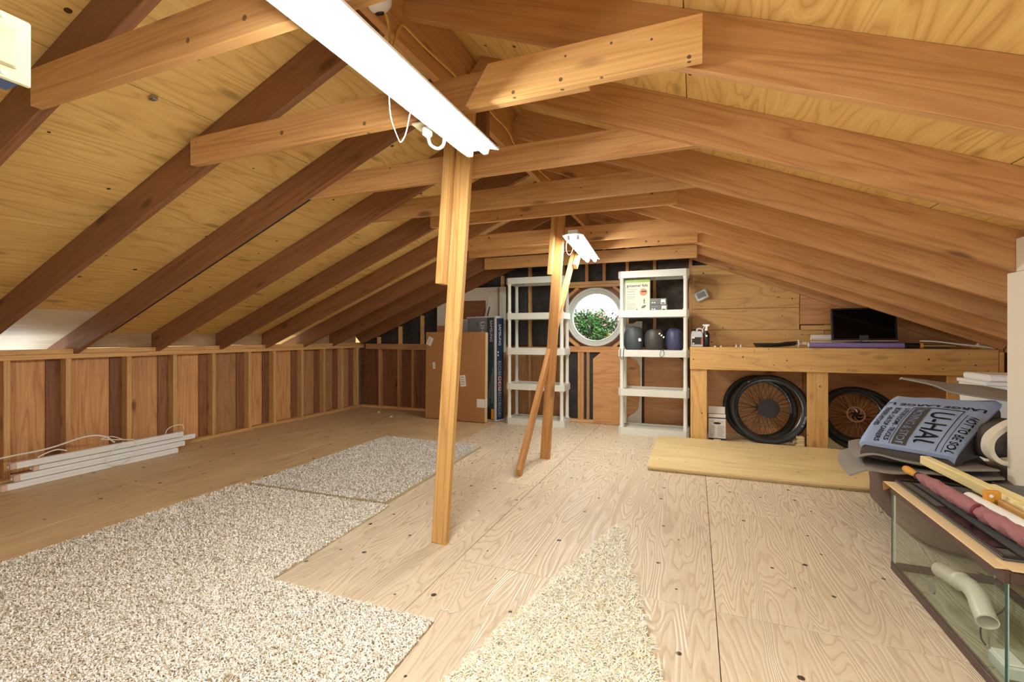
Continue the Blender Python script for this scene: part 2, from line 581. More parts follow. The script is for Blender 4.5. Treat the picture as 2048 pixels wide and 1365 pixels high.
# floor and its plywood sheets
floor = struct(box('floor', (XL - 0.1, YB, -0.09), (XR + 0.1, YF + 0.1, -0.021), M['subfloor'], bevel=0))
rows = [(-5.0, -3.585, [2.21, 4.65], 'floorply_left'), (-3.585, -2.36, [0.4, 2.21, 4.65], 'floorply_left'), (-2.36, -1.112, [0.85, 3.29], 'floorply'),
        (-1.112, 0.08, [-0.4, 2.075, 4.52], 'floorply'), (0.08, 1.30, [0.8, 2.07, 3.27, 4.9], 'floorply'), (1.30, 2.6, [1.0, 3.4], 'floorply')]
for x0, x1, ys, mk in rows:
    ys = [YB] + ys + [YF]
    for a, b in zip(ys[:-1], ys[1:]):
        xs = [x0, x1]
        if x0 == 0.08 and a == 3.27:
            xs = [x0, 0.752, x1]
        for p, q in zip(xs[:-1], xs[1:]):
            dz = random.uniform(-0.0012, 0)
            box('plywood_sheet', (p + 0.0014, a + 0.0014, -0.02 + dz), (q - 0.0014, b - 0.0014, dz), M[mk], floor, 0.0012, along='y')

# roof: deck, sheets, ridge, rafters, ties, eave blocks
deck_v, deck_f = [], []
ceiling = None
bm = bmesh.new()
for sgn in (-1, 1):
    for i, (d0, d1) in enumerate([(0.0, 4.6)]):
        p = [(RX + sgn * d, y, roof_z(RX + sgn * d, 0.2135 + o)) for o in (0, 0.03) for d in (d0, d1) for y in (YB, YF + 0.5)]
        vs = [bm.verts.new(q) for q in p]
        for f in ((0, 1, 3, 2), (4, 6, 7, 5), (0, 4, 5, 1), (2, 3, 7, 6), (0, 2, 6, 4), (1, 5, 7, 3)):
            bm.faces.new([vs[k] for k in f])
bmesh.ops.recalc_face_normals(bm, faces=bm.faces)
ceiling = struct(from_bm('ceiling', bm, M['deck']))
courses = [0.004, 1.136, 2.27, 3.355, 4.5]
for sgn in (-1, 1):
    for i, (d0, d1) in enumerate(zip(courses[:-1], courses[1:])):
        ybr = [YB] + ([-1.4, 1.02, 3.6] if (i % 2 == 0) else [-0.25, 2.31, 4.79]) + [YF + 0.45]
        for a, b in zip(ybr[:-1], ybr[1:]):
            dm = (d0 + d1) / 2
            xm = RX + sgn * dm
            z = roof_z(xm, 0.2 + 0.0065)
            board('roof_sheet', (xm, a + 0.0015, z), (xm, b - 0.0015, z), (d1 - d0) / math.cos(TH) - 0.005, 0.0115, M['fascia_daylit'] if (sgn < 0 and i == 3 and a < 0 < b) else M['roofply'], ceiling, up=(sgn * math.sin(TH), 0, math.cos(TH)), bevel=0.001)  # sheet by the open left bay is coloured pale to look daylit
board('ridge_board', (RX, YB, 2.53), (RX, YF + 0.05, 2.53), 0.038, 0.325, M['rafter'], ceiling)
RY = [-1.55, -0.9, -0.27, 0.37, 1.0, 1.66, 2.29, 2.935, 3.59, 4.18, 4.77, 5.31]
dep = 0.2 * math.cos(TH)
for y in RY:
    for sgn in (-1, 1):
        d0, d1 = 0.022, (4.35 if sgn < 0 else 3.72)
        A = (RX + sgn * d0, y + 0.019, roof_z(RX + sgn * d0, 0.1))
        B = (RX + sgn * d1, y + 0.019, roof_z(RX + sgn * d1, 0.1))
        cut = -SL
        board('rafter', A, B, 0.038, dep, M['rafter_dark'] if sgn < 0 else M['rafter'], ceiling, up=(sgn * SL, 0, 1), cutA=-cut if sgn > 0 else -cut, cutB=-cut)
for sgn in (-1, 1):
    A = (RX + sgn * 0.022, 5.88 + 0.019, roof_z(RX + sgn * 0.022, 0.1))
    B = (RX + sgn * 3.75, 5.88 + 0.019, roof_z(RX + sgn * 3.75, 0.1))
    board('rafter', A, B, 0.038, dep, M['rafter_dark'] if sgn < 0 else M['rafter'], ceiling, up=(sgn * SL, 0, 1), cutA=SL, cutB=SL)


def tie(y, x0, x1, z0, h=0.14, m='tie', cA=0.0, cB=0.0):
    board('collar_tie', (x0, y, z0 + h / 2), (x1, y, z0 + h / 2), 0.038, h, M[m], ceiling, cutA=cA, cutB=cB)


tie(0.35, -2.4, 0.05, 2.0)
tie(0.98, -2.335, 0.03, 1.997)
tie(1.64, -2.43, -0.35, 2.012)
tie(1.601, -0.77, 0.023, 2.008, 0.142, 'tie_light', cA=0.66)
tie(2.348, -2.40, 0.06, 2.018)
tie(2.993, -2.40, 0.06, 2.022)
tie(3.572, -2.18, -0.118, 2.085, 0.112)
tie(4.238, -2.40, 0.05, 2.0)
tie(4.75, -2.40, 0.023, 2.014, 0.12)
tie(5.29, -2.45, 0.02, 1.955)
board('ridge_block', (-1.105, 2.33, 2.14), (-1.105, 2.33, 2.60), 0.089, 0.038, M['rafter_dark'], ceiling, up=(0, 1, 0))
box('sheathing_clip', (-2.325, 1.36, roof_z(-2.306, 0.178)), (-2.29, 1.385, roof_z(-2.306, 0.196)), M['steel'], ceiling, 0.003)
box('sheathing_clip', (-2.325, 2.57, roof_z(-2.306, 0.178)), (-2.29, 2.595, roof_z(-2.306, 0.196)), M['steel'], ceiling, 0.003)
board('felt_strip', (RX - 1.05, 2.338, roof_z(RX - 1.05, 0.006)), (RX - 3.3, 2.338, roof_z(RX - 3.3, 0.006)), 0.014, 0.012, M['ink'], ceiling, up=(-SL, 0, 1), bevel=0.004)
# eave blocks over the left knee wall (two bays stand open to the daylight)
for i, (a, b) in enumerate(zip(RY[:-1], RY[1:])):
    if abs(a - 1.66) < 0.01 or abs(a - 4.18) < 0.01:
        continue
    board('eave_block', (XL - 0.07, a + 0.042, 1.115), (XL - 0.07, b - 0.003, 1.109), 0.03, 0.183, M['block'], ceiling)
    board('eave_block', (XR + 0.03, a + 0.042, 1.12), (XR + 0.03, b - 0.003, 1.12), 0.03, 0.21, M['block'], ceiling)
board('eave_block', (XR + 0.03, 5.352, 1.12), (XR + 0.03, 5.875, 1.12), 0.03, 0.21, M['block'], ceiling)
board('eave_block', (XL - 0.07, 5.352, 1.109), (XL - 0.07, 5.875, 1.109), 0.03, 0.183, M['block'], ceiling)
board('fascia_board', (-5.62, YB, 0.93), (-5.62, YF + 0.4, 0.93), 0.03, 0.19, M['fascia_daylit'], ceiling)

# left knee wall: sheathing behind, plates, studs, one siding panel to each bay
wall_left = struct(box('wall_left', (XL - 0.135, YB, -0.02), (XL - 0.115, YF + 0.12, 1.0), M['deck'], bevel=0))
board('bottom_plate', (XL - 0.045, YB, 0.02), (XL - 0.045, YF, 0.02), 0.089, 0.038, M['stud'], wall_left)
board('top_plate', (XL - 0.045, YB, 0.955), (XL - 0.045, YF + 0.08, 0.955), 0.089, 0.04, M['stud'], wall_left)
for a, b in ((YB, 0.2), (0.2, 3.42), (3.42, 4.9), (4.9, YF + 0.08)):
    board('top_plate', (XL - 0.043, a + 0.001, 0.9965), (XL - 0.043, b - 0.001, 0.9965), 0.092, 0.04, M['stud'], wall_left)
SY = [-2.2, -1.8, -1.4, -0.95, -0.55, -0.15, 0.25, 0.65, 1.06, 1.47, 1.885, 2.26, 2.71, 3.12, 3.53, 3.97, 4.32, 4.76, 5.16, 5.52, 5.86]
for y in SY:
    board('stud', (XL - 0.045, y, 0.039), (XL - 0.045, y, 0.935), 0.038, 0.089, M['stud'], wall_left, up=(1, 0, 0))
for a, b in zip([YB] + SY, SY + [YF]):
    box('siding_panel', (XL - 0.115, a + 0.001, 0.0), (XL - 0.092, b - 0.001, 0.96), M['siding'], wall_left, 0.002, along='z')
    # dark strip painting in the shade by the far stud of each bay
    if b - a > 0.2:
        box('stud_shade_strip', (XL - 0.093, b - 0.115, 0.04), (XL - 0.075, b - 0.02, 0.93), M['siding_dark'], wall_left, 0.002, along='z')

# far gable wall
gable = [(XL - 0.1, -0.02), (XR + 0.1, -0.02), (XR + 0.1, roof_z(XR + 0.1, 0.19)), (RX, ZB + 0.19), (XL - 0.1, roof_z(XL - 0.1, 0.19))]
WC, WR = V((-1.187, 5.93, 1.366)), 0.345      # round window centre and rough-opening radius
bm = bmesh.new()
ring = []
for yy in (6.03, 6.06):
    inner = [bm.verts.new((WC.x + WR * math.cos(t), yy, WC.z + WR * math.sin(t))) for t in [2 * PI * k / 40 for k in range(40)]]
    sq = []
    for k in range(40):
        t = 2 * PI * k / 40
        c, s_ = math.cos(t), math.sin(t)
        q = max(abs(c), abs(s_))
        sq.append(bm.verts.new((WC.x + 0.42 * c / q, yy, WC.z + 0.42 * s_ / q)))
    ring.append((inner, sq))
    for k in range(40):
        bm.faces.new((inner[k], inner[(k + 1) % 40], sq[(k + 1) % 40], sq[k]))
for k in range(40):
    bm.faces.new((ring[0][0][k], ring[1][0][k], ring[1][0][(k + 1) % 40], ring[0][0][(k + 1) % 40]))
x0, x1, z0, z1 = WC.x - 0.42, WC.x + 0.42, WC.z - 0.42, WC.z + 0.42
for poly in ([(gable[0][0], -0.02), (x0, -0.02), (x0, roof_z(x0, 0.19)), (gable[4][0], gable[4][1])],
             [(x1, -0.02), (gable[1][0], -0.02), (gable[2][0], gable[2][1]), (x1, roof_z(x1, 0.19))],
             [(x0, -0.02), (x1, -0.02), (x1, z0), (x0, z0)],
             [(x0, z1), (x1, z1), (x1, roof_z(x1, 0.19)), (RX, ZB + 0.19), (x0, roof_z(x0, 0.19))]):
    for yy in (6.03, 6.06):
        bm.faces.new([bm.verts.new((x, yy, z)) for x, z in poly])
bmesh.ops.recalc_face_normals(bm, faces=bm.faces)
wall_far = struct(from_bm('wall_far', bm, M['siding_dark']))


def gstud(x, z0, z1=None, w=0.038, m='stud', y=YF):
    z1 = z1 if z1 is not None else roof_z(x, -0.0)
    board('stud', (x, y + 0.044, z0), (x, y + 0.044, z1), 0.089, w, M[m], wall_far, up=(1, 0, 0))


def batt(x0, x1, z0, z1=None, m='insul', yf=5.965):
    """One insulation batt with a puffed, wrinkled face; the top follows the roof when z1 is left out."""
    nx, nz = 7, 16
    vs, fs = [], []
    for j in range(nz + 1):
        for i in range(nx + 1):
            u, w_ = i / nx, j / nz
            x = x0 + (x1 - x0) * u
            top = z1 if z1 is not None else roof_z(x, 0.1)
            z = z0 + (top - z0) * w_
            puff = 0.028 * math.sin(PI * u) * (0.8 + 0.4 * noise.noise(V((x * 5, 1.7, z * 6)))) + 0.012 * noise.noise(V((x * 16, 7, z * 18)))
            vs.append((x, yf - puff + 0.02, z))
    W = nx + 1
    for j in range(nz):
        for i in range(nx):
            fs.append((j * W + i, j * W + i + 1, (j + 1) * W + i + 1, (j + 1) * W + i))
    o = from_data('insulation_batt', vs, fs, M[m], wall_far, smooth='all')
    return o


board('bottom_plate', (XL, YF + 0.044, 0.02), (XR, YF + 0.044, 0.02), 0.089, 0.038, M['stud'], wall_far)
board('rail', (XL + 0.09, YF + 0.035, 0.958), (-3.0, YF + 0.035, 0.958), 0.07, 0.085, M['siding'], wall_far)
SXL = [-4.575, -4.18, -3.79, -3.42, -2.87, -2.49, -2.085]
for x in SXL:
    gstud(x, 1.0 if x < -3.0 else 0.04, m='stud')
for x in (-4.55, -4.2, -3.95, -3.62):
    gstud(x, 0.04, 0.915, m='siding')
lo = [XL] + [-4.55, -4.2, -3.95, -3.62, -3.2]
for a, b in zip(lo[:-1], lo[1:]):
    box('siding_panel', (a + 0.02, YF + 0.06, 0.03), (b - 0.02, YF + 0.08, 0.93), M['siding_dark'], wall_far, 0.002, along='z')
for a, b in zip([XL] + SXL, SXL + [-1.62]):
    batt(a + 0.012, b - 0.012, 1.0)
for a, b in ((-3.2, -2.87), (-2.87, -2.49), (-2.49, -2.085), (-2.085, -1.62)):
    box('siding_panel', (a + 0.02, YF + 0.06, 0.03), (b - 0.02, YF + 0.08, 0.93), M['siding'], wall_far, 0.002, along='z')
board('cross_rail', (-2.6, YF + 0.03, 0.955), (-1.6, YF + 0.03, 0.955), 0.09, 0.04, M['panel'], wall_far)
gstud(-1.62, 0.04)
gstud(-0.79, 0.04)
for x in (-1.304, -1.079):
    gstud(x, 1.825, m='panel')
for x in (-0.461, -0.049):
    gstud(x, 0.9, m='panel')
for z in (1.768, 1.807):
    board('window_header', (-1.6, YF + 0.04, z), (-0.81, YF + 0.04, z), 0.095, 0.037, M['stud'], wall_far)
for z in (0.97, 0.932):
    board('window_sill_plate', (-1.6, YF + 0.04, z), (-0.55, YF + 0.04, z), 0.095, 0.037, M['panel'], wall_far)
for x in (-1.4, -1.36):
    gstud(x, 0.04, 0.912, m='panel')
gstud(-1.285, 0.04, 0.912, m='siding')
for sx in (-1, 1):
    for sz in (-1, 1):
        p, q = V((WC.x + sx * 0.225, YF + 0.04, WC.z + sz * 0.385)), V((WC.x + sx * 0.41, YF + 0.04, WC.z + sz * 0.235))
        board('corner_block', p, q, 0.09, 0.036, M['panel'], wall_far, up=(sx, 0, sz))
batt(-1.6, -1.324, 1.826)
batt(-1.285, -1.098, 1.826)
batt(-1.06, -0.81, 1.826)
batt(-0.77, -0.48, 0.9, m='insul_brown')
batt(-0.44, -0.07, 0.9, m='insul_brown')
batt(-0.03, 0.5, 1.8)
batt(-1.6, -0.81, 0.04, 0.92)
# corners round the window
for sx in (-1, 1):
    for sz in (-1, 1):
        prism('insulation_corner', [(WC.x + sx * 0.41, WC.z + sz * 0.40), (WC.x + sx * 0.20, WC.z + sz * 0.40), (WC.x + sx * 0.41, WC.z + sz * 0.20)], 6.0, 6.02, M['insul'], wall_far)
# fir panels nailed to the lower gable between the white shelf units
prism('plywood_panel', [(-1.215, 0.004), (-0.83, 0.004), (-0.83, 0.935), (-1.09, 0.935), (-1.215, 0.83)], YF - 0.022, YF - 0.004, M['panel'], wall_far)
prism('plywood_panel', [(-0.58, 0.004), (-0.085, 0.004), (-0.085, 0.80), (-0.27, 0.92), (-0.58, 0.92)], YF - 0.022, YF - 0.004, M['panel'], wall_far)
# pine panels above the bench
box('plywood_panel', (-0.03, YF - 0.024, 1.44), (1.07, YF - 0.004, 1.93), M['benchply'], wall_far)
box('plywood_panel', (-0.03, YF - 0.021, 1.195), (1.07, YF - 0.003, 1.437), M['benchply'], wall_far)
box('plywood_panel', (-0.03, YF - 0.017, 1.0), (1.3, YF - 0.002, 1.192), M['benchply'], wall_far)
box('plywood_panel', (1.075, YF - 0.016, 1.25), (2.45, YF - 0.001, 1.75), M['panel'], wall_far)
box('plywood_panel', (1.305, YF - 0.016, 1.0), (2.5, YF - 0.001, 1.247), M['panel'], wall_far)
board('cross_rail', (1.08, YF - 0.03, 1.215), (2.0, YF - 0.03, 1.215), 0.02, 0.05, M['benchply'], wall_far)
board('cross_rail', (-0.05, YF + 0.01, 1.93), (0.62, YF + 0.01, 1.93), 0.05, 0.06, M['benchply'], wall_far)
# panels under the bench
box('plywood_panel', (0.0, YF - 0.02, 0.0), (1.1, YF - 0.004, 0.99), M['panel'], wall_far)
box('plywood_panel', (1.104, YF - 0.02, 0.0), (2.5, YF - 0.004, 0.99), M['panel'], wall_far)

# right side: drywall partition near the camera, low knee wall behind the bench
poly = [(YB, -0.02), (3.0, -0.02), (3.0, roof_z(1.42, 0.0) + 0.0), (YB, roof_z(1.42, 0.0))]
bm = bmesh.new()
for x in (1.42, 1.54):
    pass
wall_right = struct(box('wall_right', (1.42, YB, -0.02), (1.535, 3.0, roof_z(1.42, -0.005)), M['drywall'], bevel=0.004))
for a, b in zip(RY[:-1], RY[1:]):
    if a < 2.9:
        box('drywall_strip', (1.42, a + 0.042, roof_z(1.42, -0.004)), (1.5, min(b - 0.004, 3.0), roof_z(1.5, 0.185)), M['drywall'], wall_right, 0.002)
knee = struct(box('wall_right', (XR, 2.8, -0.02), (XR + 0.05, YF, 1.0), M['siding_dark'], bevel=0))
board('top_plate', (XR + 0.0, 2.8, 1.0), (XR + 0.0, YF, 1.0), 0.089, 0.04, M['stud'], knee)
struct(box('wall_back', (XL, YB - 0.05, 0), (-0.3, YB, 2.6), M['siding_dark'], bevel=0))  # unseen wall, cut short so sky light fills in at the right

# round window
win = bmesh.new()
prof = [(0.300, 0.03), (0.300, -0.02), (0.306, -0.035), (0.318, -0.035), (0.323, -0.028), (0.338, -0.032), (0.345, -0.05), (0.372, -0.055), (0.378, -0.045), (0.378, 0.03)]
Rw = Matrix.Translation(WC + V((0, 0.03, 0))) @ Matrix.Rotation(-PI / 2, 4, 'X')
bm_lathe(win, [(r, -z if False else z) for r, z in prof], 64, close=True, mat=Matrix.Translation(WC + V((0, 0.02, 0))) @ Matrix.Rotation(-PI / 2, 4, 'X'))
bmesh.ops.recalc_face_normals(win, faces=win.faces)
window_1 = struct(from_bm('window_1', win, M['frame'], smooth=True))
lathe('pane', [(0.301, 0.0), (0.301, 0.004)], M['pane'], window_1, Matrix.Translation(WC + V((0, 0.035, 0))) @ Matrix.Rotation(-PI / 2, 4, 'X'), 64)

# ------------------------------------------------------------------ shop lights
def shop_light(p, L, yaw, label, lit=True, extras=None):
    """Two-tube shop light hung under the ties; p is the centre of the tube line."""
    t = thing('shop_light', label, 'light', p, 'shop lights under the collar ties')
    R = Matrix.Translation(V(p)) @ Matrix.Rotation(yaw, 4, 'Z')
    hs = box('housing', (-0.04, -L / 2 - 0.02, 0.0265), (0.04, L / 2 + 0.02, 0.058), M['enamel'], t, 0.003, rot=R)
    # bent sheet reflector with folded lips
    sec = [(-0.086, 0.016), (-0.083, 0.010), (-0.04, 0.0215), (0.04, 0.0215), (0.083, 0.010), (0.086, 0.016), (0.042, 0.026), (-0.042, 0.026)]
    vs, fs = [], []
    for y in (-L / 2 - 0.03, L / 2 + 0.03):
        vs += [R @ V((x, y, z)) for x, z in sec]
    n = len(sec)
    for i in range(n):
        fs.append((i, (i + 1) % n, n + (i + 1) % n, n + i))
    fs += [tuple(range(n)), tuple(range(2 * n - 1, n - 1, -1))]
    from_data('reflector', vs, fs, M['enamel'], t)
    for x in (-0.038, 0.038):
        bm = bmesh.new()
        bm_tube(bm, [R @ V((x, y, 0)) for y in (-L / 2 + 0.012, -L / 2 + 0.02, 0, L / 2 - 0.02, L / 2 - 0.012)], lambda q: 0.019 if 0.1 < q < 0.9 else 0.016, 14)
        bmesh.ops.recalc_face_normals(bm, faces=bm.faces)
        from_bm('tube', bm, M['tube'], t, smooth=True)
        for s in (-1, 1):
            box('tube_socket', (x - 0.012, s * (L / 2 - 0.012) - 0.008, -0.018), (x + 0.012, s * (L / 2 - 0.012) + 0.008, 0.02), M['enamel'], hs, 0.003, rot=R)
    return t, R


t1, R1 = shop_light((-0.885, 1.24, 1.935), 1.21, 0.0, 'near shop light with two lit tubes, running out of the top of the picture')
tube('wire_loop', [(-0.965, 1.31, 1.96), (-0.975, 1.325, 1.93), (-0.975, 1.337, 1.875), (-0.975, 1.378, 1.824), (-0.975, 1.395, 1.822), (-0.975, 1.424, 1.867), (-0.972, 1.446, 1.949), (-0.965, 1.45, 1.962)], 0.0017, M['whitecord'], t1, 6)
tube('power_cord', [(-1.03, 1.66, 1.956), (-1.018, 1.66, 1.92), (-0.984, 1.66, 1.898), (-0.958, 1.66, 1.908), (-0.95, 1.66, 1.94), (-0.935, 1.66, 1.958)], 0.006, M['whitecord'], t1, 8)
t2, R2 = shop_light((-0.97, 4.28, 1.925), 1.21, 0.085, 'far shop light with two lit tubes, beside the second post')
tube('wire_loop', [(-0.985, 3.76, 1.96), (-1.0, 3.765, 1.85), (-0.975, 3.77, 1.80), (-0.945, 3.775, 1.85), (-0.95, 3.78, 1.96)], 0.0022, M['whitecord'], t2, 6)
t3, R3 = shop_light((0.35, -0.9, 1.93), 1.21, 0.0, 'added shop light, unseen, filling the attic from behind the camera')  # added lamp out of view, for fill from behind

# outlet the near light is plugged into
o = thing('power_outlet', 'pale outlet plate with a white plug under the second tie', 'outlet', (-1.03, 1.645, 1.99))
box('cover_plate', (-1.085, 1.622, 1.995), (-1.005, 1.692, 2.006), M['almond'], o, 0.003)
box('plug', (-1.048, 1.64, 1.955), (-1.015, 1.675, 1.994), M['whitecord'], o, 0.006)
# bare bulb holder on the ridge
o = thing('lamp_holder', 'round white porcelain lamp holder with no bulb, at the ridge', 'lamp holder', (-1.13, 1.47, 2.41))
Rl = Matrix.Translation(V((-1.135, 1.47, 2.405))) @ Matrix.Rotation(math.radians(205), 4, 'X')
lathe('base', [(0.056, -0.035), (0.058, -0.01), (0.05, 0.012), (0.036, 0.024), (0.024, 0.028)], M['enamel'], o, Rl, 24)
lathe('socket', [(0.017, 0.0285), (0.017, 0.034), (0.012, 0.034), (0.011, 0.0289)], M['black'], o, Rl, 18)
tube('pull_chain', [(-1.105, 1.50, 2.385), (-1.105, 1.503, 2.32), (-1.10, 1.505, 2.24)], 0.0015, M['steel'], o, 5)
# yellow cable stapled along the ridge
o = tube('cable', [(-1.125, 1.50, 2.40), (-1.13, 1.537, 2.348), (-1.135, 1.547, 2.29), (-1.14, 1.57, 2.30), (-1.14, 1.604, 2.379), (-1.14, 1.632, 2.427), (-1.14, 1.676, 2.437), (-1.14, 1.813, 2.438), (-1.14, 2.07, 2.455), (-1.14, 2.495, 2.472), (-1.14, 2.606, 2.467), (-1.14, 2.75, 2.476), (-1.14, 2.854, 2.46), (-1.14, 2.917, 2.431), (-1.14, 3.1, 2.42), (-1.14, 3.43, 2.427), (-1.14, 3.765, 2.446)], 0.0055, M['yellowcable'], None, 6)
tag(o, 'yellow electrical cable sagging along the ridge board', 'cable')

# light switch on its box, on a post just outside the frame
o = thing('light_switch', 'almond rocker switch in a blue box at the left edge', 'switch', (-1.10, 0.42, 1.63))
Rs = Matrix.Translation(V((-1.10, 0.418, 1.628)))
bmx = bmesh.new()
bm_box(bmx, (-0.006, -0.0365, -0.058), (0.0, 0.0365, 0.058), 0.0025)
cp = from_bm('cover_plate', bmx, M['almond'], o, Rs)
bmx = bmesh.new()
bm_box(bmx, (0.0, -0.0175, -0.034), (0.002, 0.0175, 0.034), 0.0008)
from_bm('surround', bmx, M['almond'], cp, Rs)
bmx = bmesh.new()
for v in [(0.002, -0.015, -0.031), (0.002, 0.015, -0.031), (0.002, 0.015, 0.031), (0.002, -0.015, 0.031), (0.0035, -0.015, -0.031), (0.0035, 0.015, -0.031), (0.007, 0.015, 0.031), (0.007, -0.015, 0.031), (0.0045, -0.015, 0.0), (0.0045, 0.015, 0.0), (0.002, -0.015, 0.0), (0.002, 0.015, 0.0)]:
    bmx.verts.new(v)
bmx.verts.ensure_lookup_table()
q = bmx.verts
for f in ((4, 5, 9, 8), (8, 9, 6, 7), (0, 4, 8, 10), (10, 8, 7, 3), (1, 11, 9, 5), (11, 2, 6, 9), (0, 1, 5, 4), (2, 3, 7, 6)):
    bmx.faces.new([q[i] for i in f])
bmesh.ops.recalc_face_normals(bmx, faces=bmx.faces)
from_bm('rocker', bmx, M['almond'], cp, Rs)
for z in (-0.048, 0.048):
    lathe('screw', [(0.0035, 0.0), (0.003, 0.0012), (0.001, 0.0015)], M['enamel'], cp, Rs @ Matrix.Translation(V((0, 0, z))) @ Matrix.Rotation(PI / 2, 4, 'Y'), 10)
box('switch_box', (-1.165, 0.388, 1.575), (-1.107, 0.448, 1.68), M['bluebox'], o, 0.003)
o = thing('support_post', 'short-sided old post carrying the almond light switch', 'post', (-1.2, 0.40, 0))
board('post_board', (-1.185, 0.36, 0.0), (-1.185, 0.36, 2.0), 0.089, 0.038, M['post_old'], o, up=(1, 0, 0))

# ------------------------------------------------------------------ posts and brace
def leaning(name, x0, x1, y0, y1, z0, z1, w, d, mat, parent):
    return board(name, (x0, y0, z0), (x1, y1, z1), w, d, mat, parent, up=(1, 0, 0))


o = thing('support_post', 'near support post of pale new timber with a short board on its left', 'post', (-1.29, 2.2, 0))
leaning('post_board', -1.292, -1.133, 2.207, 2.225, 0.0, 2.36, 0.038, 0.089, M['post_new'], o)
leaning('short_board', -1.268, -1.203, 2.19, 2.20, 1.405, 2.36, 0.089, 0.038, M['post_new'], o)
o = thing('support_post', 'second support post further back, beside the leaning brace', 'post', (-1.277, 4.06, 0))
leaning('post_board', -1.277, -1.122, 4.063, 4.063, 0.0, 2.36, 0.038, 0.089, M['post_old'], o)
leaning('short_board', -1.222, -1.168, 4.05, 4.05, 1.68, 2.36, 0.089, 0.038, M['post_new'], o)
o = thing('brace', 'slanting timber brace leaning from the floor past the second post', 'brace', (-1.31, 3.47, 0))
board('brace_board', (-1.312, 3.47, 0.022), (-1.163, 4.70, 1.985), 0.038, 0.075, M['post_old'], o, up=(0, 1, -0.6), cutA=-0.6)
board('short_board', (-1.128, 4.60, 1.825), (-1.117, 4.70, 1.985), 0.038, 0.075, M['post_new'], o, up=(0, 1, -0.6))

# ------------------------------------------------------------------ white shelf units
def shelf_unit(x0, x1, y0, y1, label):
    t = thing('shelf_unit', label, 'shelf', ((x0 + x1) / 2, (y0 + y1) / 2, 0), 'white plastic shelf units')
    tiers = [0.0, 0.442, 0.888, 1.336, 1.785]
    th = 0.078
    for z in tiers:
        bm = bmesh.new()
        c = 0.03
        outer = [(x0 + c, y0), (x1 - c, y0), (x1, y0 + c), (x1, y1 - c), (x1 - c, y1), (x0 + c, y1), (x0, y1 - c), (x0, y0 + c)]
        g = 0.012
        inner = [(min(max(x, x0 + g), x1 - g) if False else x + (g if x < (x0 + x1) / 2 else -g), y + (g if y < (y0 + y1) / 2 else -g)) for x, y in outer]
        lv = [[bm.verts.new((x, y, z)) for x, y in outer], [bm.verts.new((x, y, z + th)) for x, y in outer],
              [bm.verts.new((x, y, z + th)) for x, y in inner], [bm.verts.new((x, y, z + th - 0.012)) for x, y in inner],
              [bm.verts.new((x, y, z + th - 0.018)) for x, y in inner], [bm.verts.new((x, y, z)) for x, y in inner]]
        for a, b in ((0, 1), (1, 2), (2, 3), (4, 5), (5, 0)):
            for k in range(8):
                bm.faces.new((lv[a][k], lv[a][(k + 1) % 8], lv[b][(k + 1) % 8], lv[b][k]))
        bm.faces.new(lv[3])
        bm.faces.new(list(reversed(lv[4])))
        for k in range(1, 6):
            xx = x0 + (x1 - x0) * k / 6
            bm_box(bm, (xx - 0.003, y0 + g, z + 0.02), (xx + 0.003, y1 - g, z + th - 0.018))
        bm_box(bm, (x0 + g, (y0 + y1) / 2 - 0.003, z + 0.03), (x1 - g, (y0 + y1) / 2 + 0.003, z + th - 0.018))
        bmesh.ops.recalc_face_normals(bm, faces=bm.faces)
        from_bm('shelf', bm, M['white'], t)
    i = 0.038
    for x, y in ((x0 + i, y0 + i), (x1 - i, y0 + i), (x0 + i, y1 - i), (x1 - i, y1 - i)):
        prof = []
        for a, b in zip(tiers[:-1], tiers[1:]):
            prof += [(0.029, a + th - 0.001), (0.029, a + th + 0.012), (0.023, a + th + 0.02), (0.022, b - 0.022), (0.027, b - 0.014), (0.027, b + 0.001)]
        lathe('leg', prof, M['white'], t, Matrix.Translation(V((x, y, 0))), 12)
    return t


shelf_unit(-2.255, -1.487, 5.49, 5.83, 'left white plastic shelf unit, empty, behind the leaning brace')
shelf_unit(-0.822, -0.058, 5.40, 5.74, 'right white plastic shelf unit holding boxes and stuff sacks')

# ------------------------------------------------------------------ things on the right shelf unit
ZS4, ZS3 = 1.336 + 0.067, 0.888 + 0.067
o = thing('fountain_carton', 'cream carton with lime top reading gossamer falls, upright on the shelf', 'carton', (-0.61, 5.52, ZS4))
cb = box('carton_body', (-0.752, 5.475, ZS4), (-0.476, 5.57, ZS4 + 0.365), M['cream'], o, 0.002)
F = basis((-0.752, 5.4745, ZS4), (1, 0, 0), (0, 0, 1))
decal('green_band', F, 0.0, 0.335, 0.276, 0.364, M['green'], cb)
text('gossamer falls', 0.042, M['ink'], F @ Matrix.Translation(V((0.018, 0.285, 0))), cb, bold=0.0006)
text('gossamer falls', 0.017, M['ink'], F @ Matrix.Translation(V((0.02, 0.195, 0))), cb)
bm = bmesh.new()
for z, w in ((0.255, 0.12), (0.235, 0.08), (0.225, 0.09), (0.172, 0.09), (0.16, 0.09), (0.148, 0.08), (0.115, 0.035), (0.09, 0.1), (0.078, 0.09), (0.066, 0.1), (0.054, 0.06), (0.042, 0.1), (0.03, 0.09)):
    bm_box(bm, (0.02, z, 0), (0.02 + w, z + 0.004, 0.0006))
fine = from_bm('fine_print', bm, M['inkgrey'], cb, F)
fine['kind'] = 'stuff'
lathe('portrait_print', [(0.042, 0.0), (0.042, 0.0006)], M['skin'], cb, F @ Matrix.Translation(V((0.205, 0.222, 0))), 24)
decal('sunglasses_print', F, 0.182, 0.222, 0.238, 0.236, M['ink'], cb, 0.0009)
